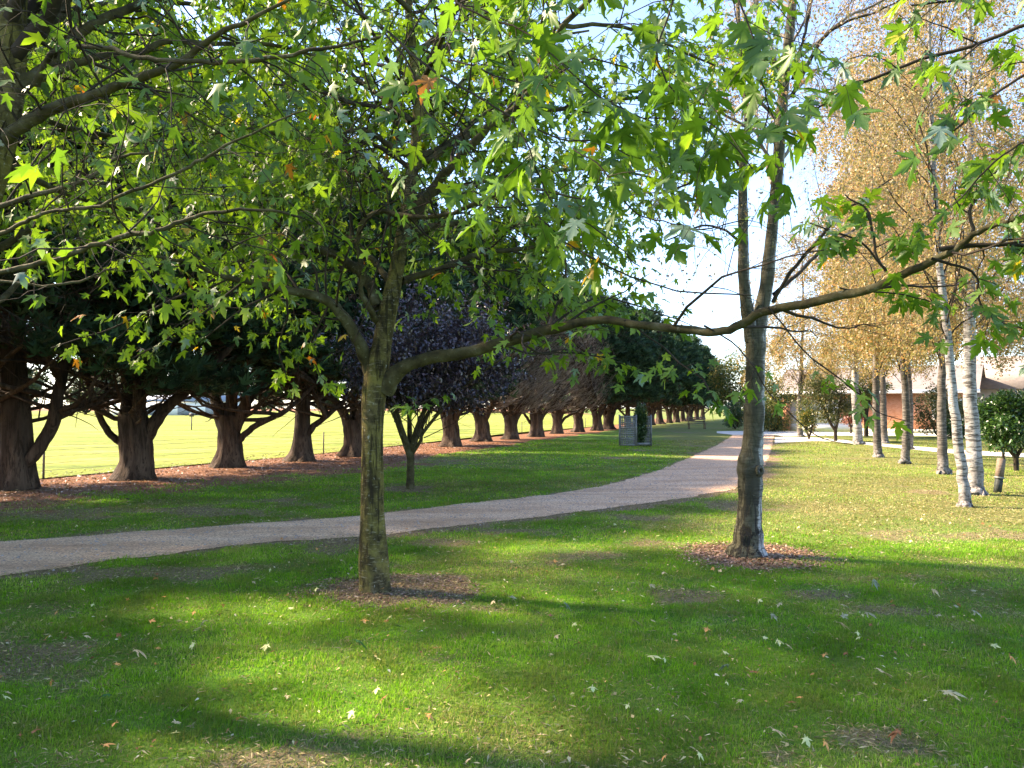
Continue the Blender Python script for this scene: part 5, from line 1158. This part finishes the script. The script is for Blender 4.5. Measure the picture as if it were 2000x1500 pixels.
# ================================================================ LITTER : mulch chips, gravel crumbs, tiny dead leaves
M_CHIP = leaf_mat('bark_chip', [(0, (.10, .045, .028)), (.5, (.27, .135, .08)), (.9, (.40, .24, .15)), (1, (.50, .40, .28))], trans=.05)
rg = np.random.default_rng(710)
def chips(ge, x, y, size, zmax=.02):
    n = len(x); p = np.stack([x, y, .004 + zmax * rg.random(n)], 1); a = rg.random(n) * 6.283
    leaves(ge, p, np.stack([np.cos(a), np.sin(a), rg.normal(size=n) * .25], 1), np.array([0, 0, 1.]) + rg.normal(size=(n, 3)) * .35, size * (.5 + rg.random(n)), SIMPLE, rg.random(n), curl=.3, rg=rg)
n = 6500; a = rg.random(n) * 6.283; rr = np.sqrt(rg.random(n)) * (1.0 + .16 * rg.normal(size=n)); ge = Geo(); chips(ge, T2[0] + .06 + np.cos(a) * rr * .80, T2[1] - .05 + np.sin(a) * rr * .76, .030)
o = ge.obj('bark_mulch', M_CHIP); tag(o, 'reddish bark mulch chips ringed round the forked grey birch', 'mulch', kind='stuff')
n = 2600; a = rg.random(n) * 6.283; rr = np.sqrt(rg.random(n)) * 1.0; ge = Geo(); chips(ge, T1[0] + .12 + np.cos(a) * rr * .85, T1[1] - .06 + np.sin(a) * rr * .72, .026, .01)
o = ge.obj('soil_litter', M_CHIP); tag(o, 'dry twigs and leaf crumbs on bare soil round the mossy maple', 'litter', kind='stuff')
# tiny fallen leaf fragments
M_FRAG = leaf_mat('leaf_fragment', [(0, (.14, .06, .03)), (.35, (.42, .24, .10)), (.7, (.60, .47, .22)), (1, (.62, .60, .45))], trans=.2, spec=.08, rough=.8)
n = 5200; y = 2.8 + 11 * rg.random(n) ** .9; x = (rg.random(n) * 2 - 1) * (.72 * y + .5); k = (rg.random(n) < .35 + .65 * fbm(x, y, 1.2, 821)) & ~inside(poly_path, x, y); x, y = x[k], y[k]
ge = Geo(); chips(ge, x, y, .025, .035); o = ge.obj('leaf_fragments', M_FRAG); tag(o, 'tiny dry leaf fragments scattered over the grass', 'litter', kind='stuff')
# dead thatch lying between the blades, thickest where the lawn is worn
M_THATCH = leaf_mat('thatch', [(0, (.10, .085, .035)), (.5, (.27, .22, .10)), (1, (.50, .42, .24))], trans=.15, spec=.05, rough=.9)
n = 150000; y = 2.7 + 15 * rg.random(n) ** 1.25; x = (rg.random(n) * 2 - 1) * (.72 * y + .6); ba, dr, lu, br = ground_fields(x, y)
k = (rg.random(n) < .10 + .9 * np.maximum(ba, dr)) & ~inside(poly_path, x, y); x, y = x[k], y[k]; n = len(x); a = rg.random(n) * 6.283
ge = Geo(); leaves(ge, np.stack([x, y, .004 + .018 * rg.random(n)], 1), np.stack([np.cos(a), np.sin(a), rg.normal(size=n) * .3], 1), np.array([0, 0, 1.]) + rg.normal(size=(n, 3)) * .4, (.022 + .03 * rg.random(n)) * (1 + y * .03), SIMPLE * np.array([1, .28]), rg.random(n), curl=.3, rg=rg)
o = ge.obj('thatch', M_THATCH); tag(o, 'straw coloured dead grass lying in the worn patches of the lawn', 'thatch', kind='stuff'); print('thatch', n)
# needle litter
M_NEED = leaf_mat('needle_litter', [(0, (.07, .03, .018)), (.5, (.20, .09, .05)), (1, (.36, .22, .14))], trans=.05)
n = 26000; y = 9 + 26 * rg.random(n); x = np.interp(y, near_litter[:, 1], near_litter[:, 0]) - 6.0 + 8.6 * rg.random(n); k = rg.random(n) < np.clip(litter_amt(x, y) + .25, 0, 1); x, y = x[k], y[k]
ge = Geo(); chips(ge, x, y, .06, .012); o = ge.obj('needle_litter', M_NEED); tag(o, 'reddish fallen cypress needles under the row', 'litter', kind='stuff')
M_PEB = simple_mat('pebble', (.20, .16, .14), (.46, .41, .37), 30, .9)
n = 14000; y = 6 + 16 * rg.random(n); x = -12 + 18 * rg.random(n); k = inside(poly_path, x, y) | ((dist_poly(poly_path, x, y) < .35) & (rg.random(n) < .4)); x, y = x[k], y[k]; n = len(x)
oct_ = np.array([(1, 0, 0), (0, 1, 0), (-1, 0, 0), (0, -1, 0), (0, 0, .7), (0, 0, -.7)]); s = .008 + .012 * rg.random(n) ** 2
V = np.stack([x, y, np.full(n, .008)], 1)[:, None] + oct_[None] * s[:, None, None] * (.6 + .8 * rg.random((n, 6, 1))); T = np.array([(0, 1, 4), (1, 2, 4), (2, 3, 4), (3, 0, 4), (1, 0, 5), (2, 1, 5), (3, 2, 5), (0, 3, 5)])
ge = Geo(); ge.add(V.reshape(-1, 3), T=(T[None] + (np.arange(n) * 6)[:, None, None]).reshape(-1, 3)); o = ge.obj('gravel', M_PEB); tag(o, 'loose gravel pebbles on the path', 'gravel', kind='stuff')

# ================================================================ FALLEN LEAVES (each a thing)
def fl_mat(name, c, c2): return simple_mat(name, c, c2, 40, .6, .3, .3, .003)
FM = dict(silver=fl_mat('silver_leaf', (.25, .24, .13), (.42, .40, .24)), blue=fl_mat('bluish_leaf', (.13, .18, .12), (.23, .28, .19)), tan=fl_mat('tan_leaf', (.42, .30, .15), (.62, .50, .30)),
          green=fl_mat('green_leaf', (.03, .12, .03), (.07, .20, .06)), lime=fl_mat('yellowgreen_leaf', (.42, .44, .16), (.58, .58, .30)), brown=fl_mat('brown_leaf', (.18, .065, .025), (.36, .16, .07)), orange=fl_mat('orange_leaf', (.55, .22, .06), (.70, .38, .14)))
FL = [(520, 1273, .10, 'lime', 'pale green leaf standing on edge, left of the dark green pair below the soil ring'),
      (275, 1298, .11, 'tan', 'long curled tan leaf lying alone in the left of the lawn'),
      (400, 1232, .09, 'silver', 'thin pale forked leaf upper left of the long curled tan leaf'),
      (203, 1378, .10, 'green', 'folded dark green leaf low on the left lawn'),
      (707, 1282, .10, 'green', 'dark green folded leaf below the bare soil ring'),
      (742, 1298, .07, 'lime', 'small pale leaf just right below the dark green folded leaf'),
      (762, 1220, .08, 'lime', 'pale yellow-green leaf just below the soil ring of the mossy maple'),
      (867, 1203, .08, 'silver', 'pale forked leaf at the lower right rim of the soil ring'),
      (1003, 1178, .08, 'silver', 'whitish leaf on the grass right of the soil ring'),
      (1108, 1200, .08, 'blue', 'dark-sided bluish leaf between soil ring and mulch ring, lower one'),
      (1100, 1108, .10, 'silver', 'white star-shaped leaf right of the mossy maple, farthest one there'),
      (1205, 1129, .07, 'brown', 'small brown leaf in the grass left of the mulch ring'),
      (1275, 1153, .09, 'silver', 'flat whitish leaf left below the mulch ring'),
      (1243, 1225, .11, 'silver', 'long thin pale leaf lying level in the middle lawn'),
      (1320, 1248, .07, 'silver', 'small pale curled leaf above the yellow-green one in the middle lawn'),
      (1280, 1297, .12, 'lime', 'yellow-green ragged leaf, largest in the middle of the lawn'),
      (1418, 1283, .06, 'lime', 'small cream leaf right of the yellow-green ragged one'),
      (1475, 1323, .09, 'brown', 'crumpled russet leaf in the middle right of the lawn'),
      (1415, 1323, .09, 'blue', 'blue-green leaf left of the crumpled russet one'),
      (1445, 1383, .07, 'silver', 'small pale oval leaf below the crumpled russet one'),
      (1520, 1268, .08, 'lime', 'narrow pale leaf right of the cream one'),
      (1542, 1277, .07, 'tan', 'curled tan leaf touching the narrow pale one'),
      (1523, 1189, .09, 'silver', 'bright white leaf below the mulch ring'),
      (1513, 1218, .08, 'silver', 'twisted grey leaf under the bright white one'),
      (1652, 1195, .07, 'silver', 'upright whitish leaf in the right lawn, left of the long row of pale ones'),
      (1650, 1211, .09, 'silver', 'flat pale leaf directly under the upright whitish one'),
      (1705, 1219, .12, 'silver', 'long twisted pale leaf right of the flat pale one'),
      (1648, 1238, .11, 'tan', 'tan leaf with raised lobes under the flat pale one'),
      (1712, 1157, .09, 'blue', 'pale blue-green leaf right of the mulch ring'),
      (1790, 1154, .08, 'silver', 'thin pale leaf right of the blue-green one beyond the mulch'),
      (1830, 1172, .08, 'tan', 'ragged pale brown leaf in the right lawn behind the white ones'),
      (1866, 1192, .07, 'silver', 'small white leaf with dark hollow in the right lawn'),
      (1900, 1161, .09, 'silver', 'pale leaf farthest back at the right edge of the lawn'),
      (1908, 1212, .11, 'silver', 'broad pale curled leaf near the right edge'),
      (1836, 1211, .08, 'silver', 'thin whitish leaf left of the broad pale curled one'),
      (1946, 1272, .08, 'lime', 'single oval pale leaf near the right edge'),
      (1727, 1330, .15, 'tan', 'large straw-coloured forked leaf in the right foreground'),
      (1866, 1374, .16, 'silver', 'largest blue-white leaf, lying flat at the lower right'),
      (1978, 1304, .07, 'orange', 'bright orange leaf at the right edge of the lawn'),
      (1752, 1458, .11, 'brown', 'crumpled cream and brown leaf at the bottom right'),
      (1612, 1473, .06, 'orange', 'small orange-tan leaf at the bottom right of the lawn'),
      (1522, 1449, .10, 'tan', 'curled tan leaf at the bottom, left of the small orange-tan one'),
      (103, 1350, .06, 'orange', 'small orange leaf in the left foreground'),
      (215, 1468, .07, 'orange', 'orange-tan leaf near the bottom left corner'),
      (680, 1441, .05, 'tan', 'round tan leaf near the bottom, below the mossy maple')]
rg = np.random.default_rng(720)
def leaf_mesh(mat, size, curl, rg):
    ge = Geo(); leaves(ge, np.array([[-.45 * size, 0, 0]]), np.array([[1., 0, .05]]), np.array([[0, 0, 1.]]), np.array([size]), MAPLE_HI if size > .05 else MAPLE_LO, np.array([.5]), curl=curl, rg=rg)
    tubes(ge, np.array([[-.45 * size, 0, 0], [-.6 * size, .02 * size, .01], [-.8 * size, .08 * size, .004]]), np.array([.0014, .0011, .0009]), 4)
    V = np.concatenate(ge.V); V[:, 2] -= V[:, 2].min(); ge.V = [V]; ge.A = {k: [np.concatenate(a)] for k, a in ge.A.items()}
    me = mesh_from('fallen_leaf', V, np.concatenate(ge.T), np.concatenate(ge.Q)); me.materials.append(mat); return me
for (px, py, s, c, lab) in FL:
    o = bpy.data.objects.new('fallen_leaf', leaf_mesh(FM[c], s * .66, rg.uniform(.4, 1.25), rg)); COL.objects.link(o)
    g_ = G(px, py); o.location = (g_[0], g_[1], .022); o.rotation_euler = (rg.normal() * .25, rg.normal() * .25, rg.random() * 6.28); tag(o, lab, 'leaf', 'fallen leaves on the lawn')
pool = [leaf_mesh(FM[c], .042, .45, rg) for c in ('tan', 'orange', 'lime', 'brown', 'tan', 'lime', 'orange')]
k = 0
while k < 190:
    y = 3.2 + 7.5 * rg.random() ** 1.1; x = (rg.random() * 2 - 1) * .66 * y
    if inside(poly_path, np.array([x]), np.array([y]))[0]: continue
    o = bpy.data.objects.new('small_leaf', pool[k % 7]); COL.objects.link(o); o.location = (x, y, .018 + .012 * rg.random()); o.rotation_euler = (rg.normal() * .3, rg.normal() * .22, rg.random() * 6.28)
    o.scale = (rg.uniform(.5, 1.0), rg.uniform(.6, 1.9), 1); tag(o, 'small curled dry leaf, one of many dotted over the foreground lawn', 'leaf', 'small dry leaves dotted over the lawn'); k += 1
print('done')
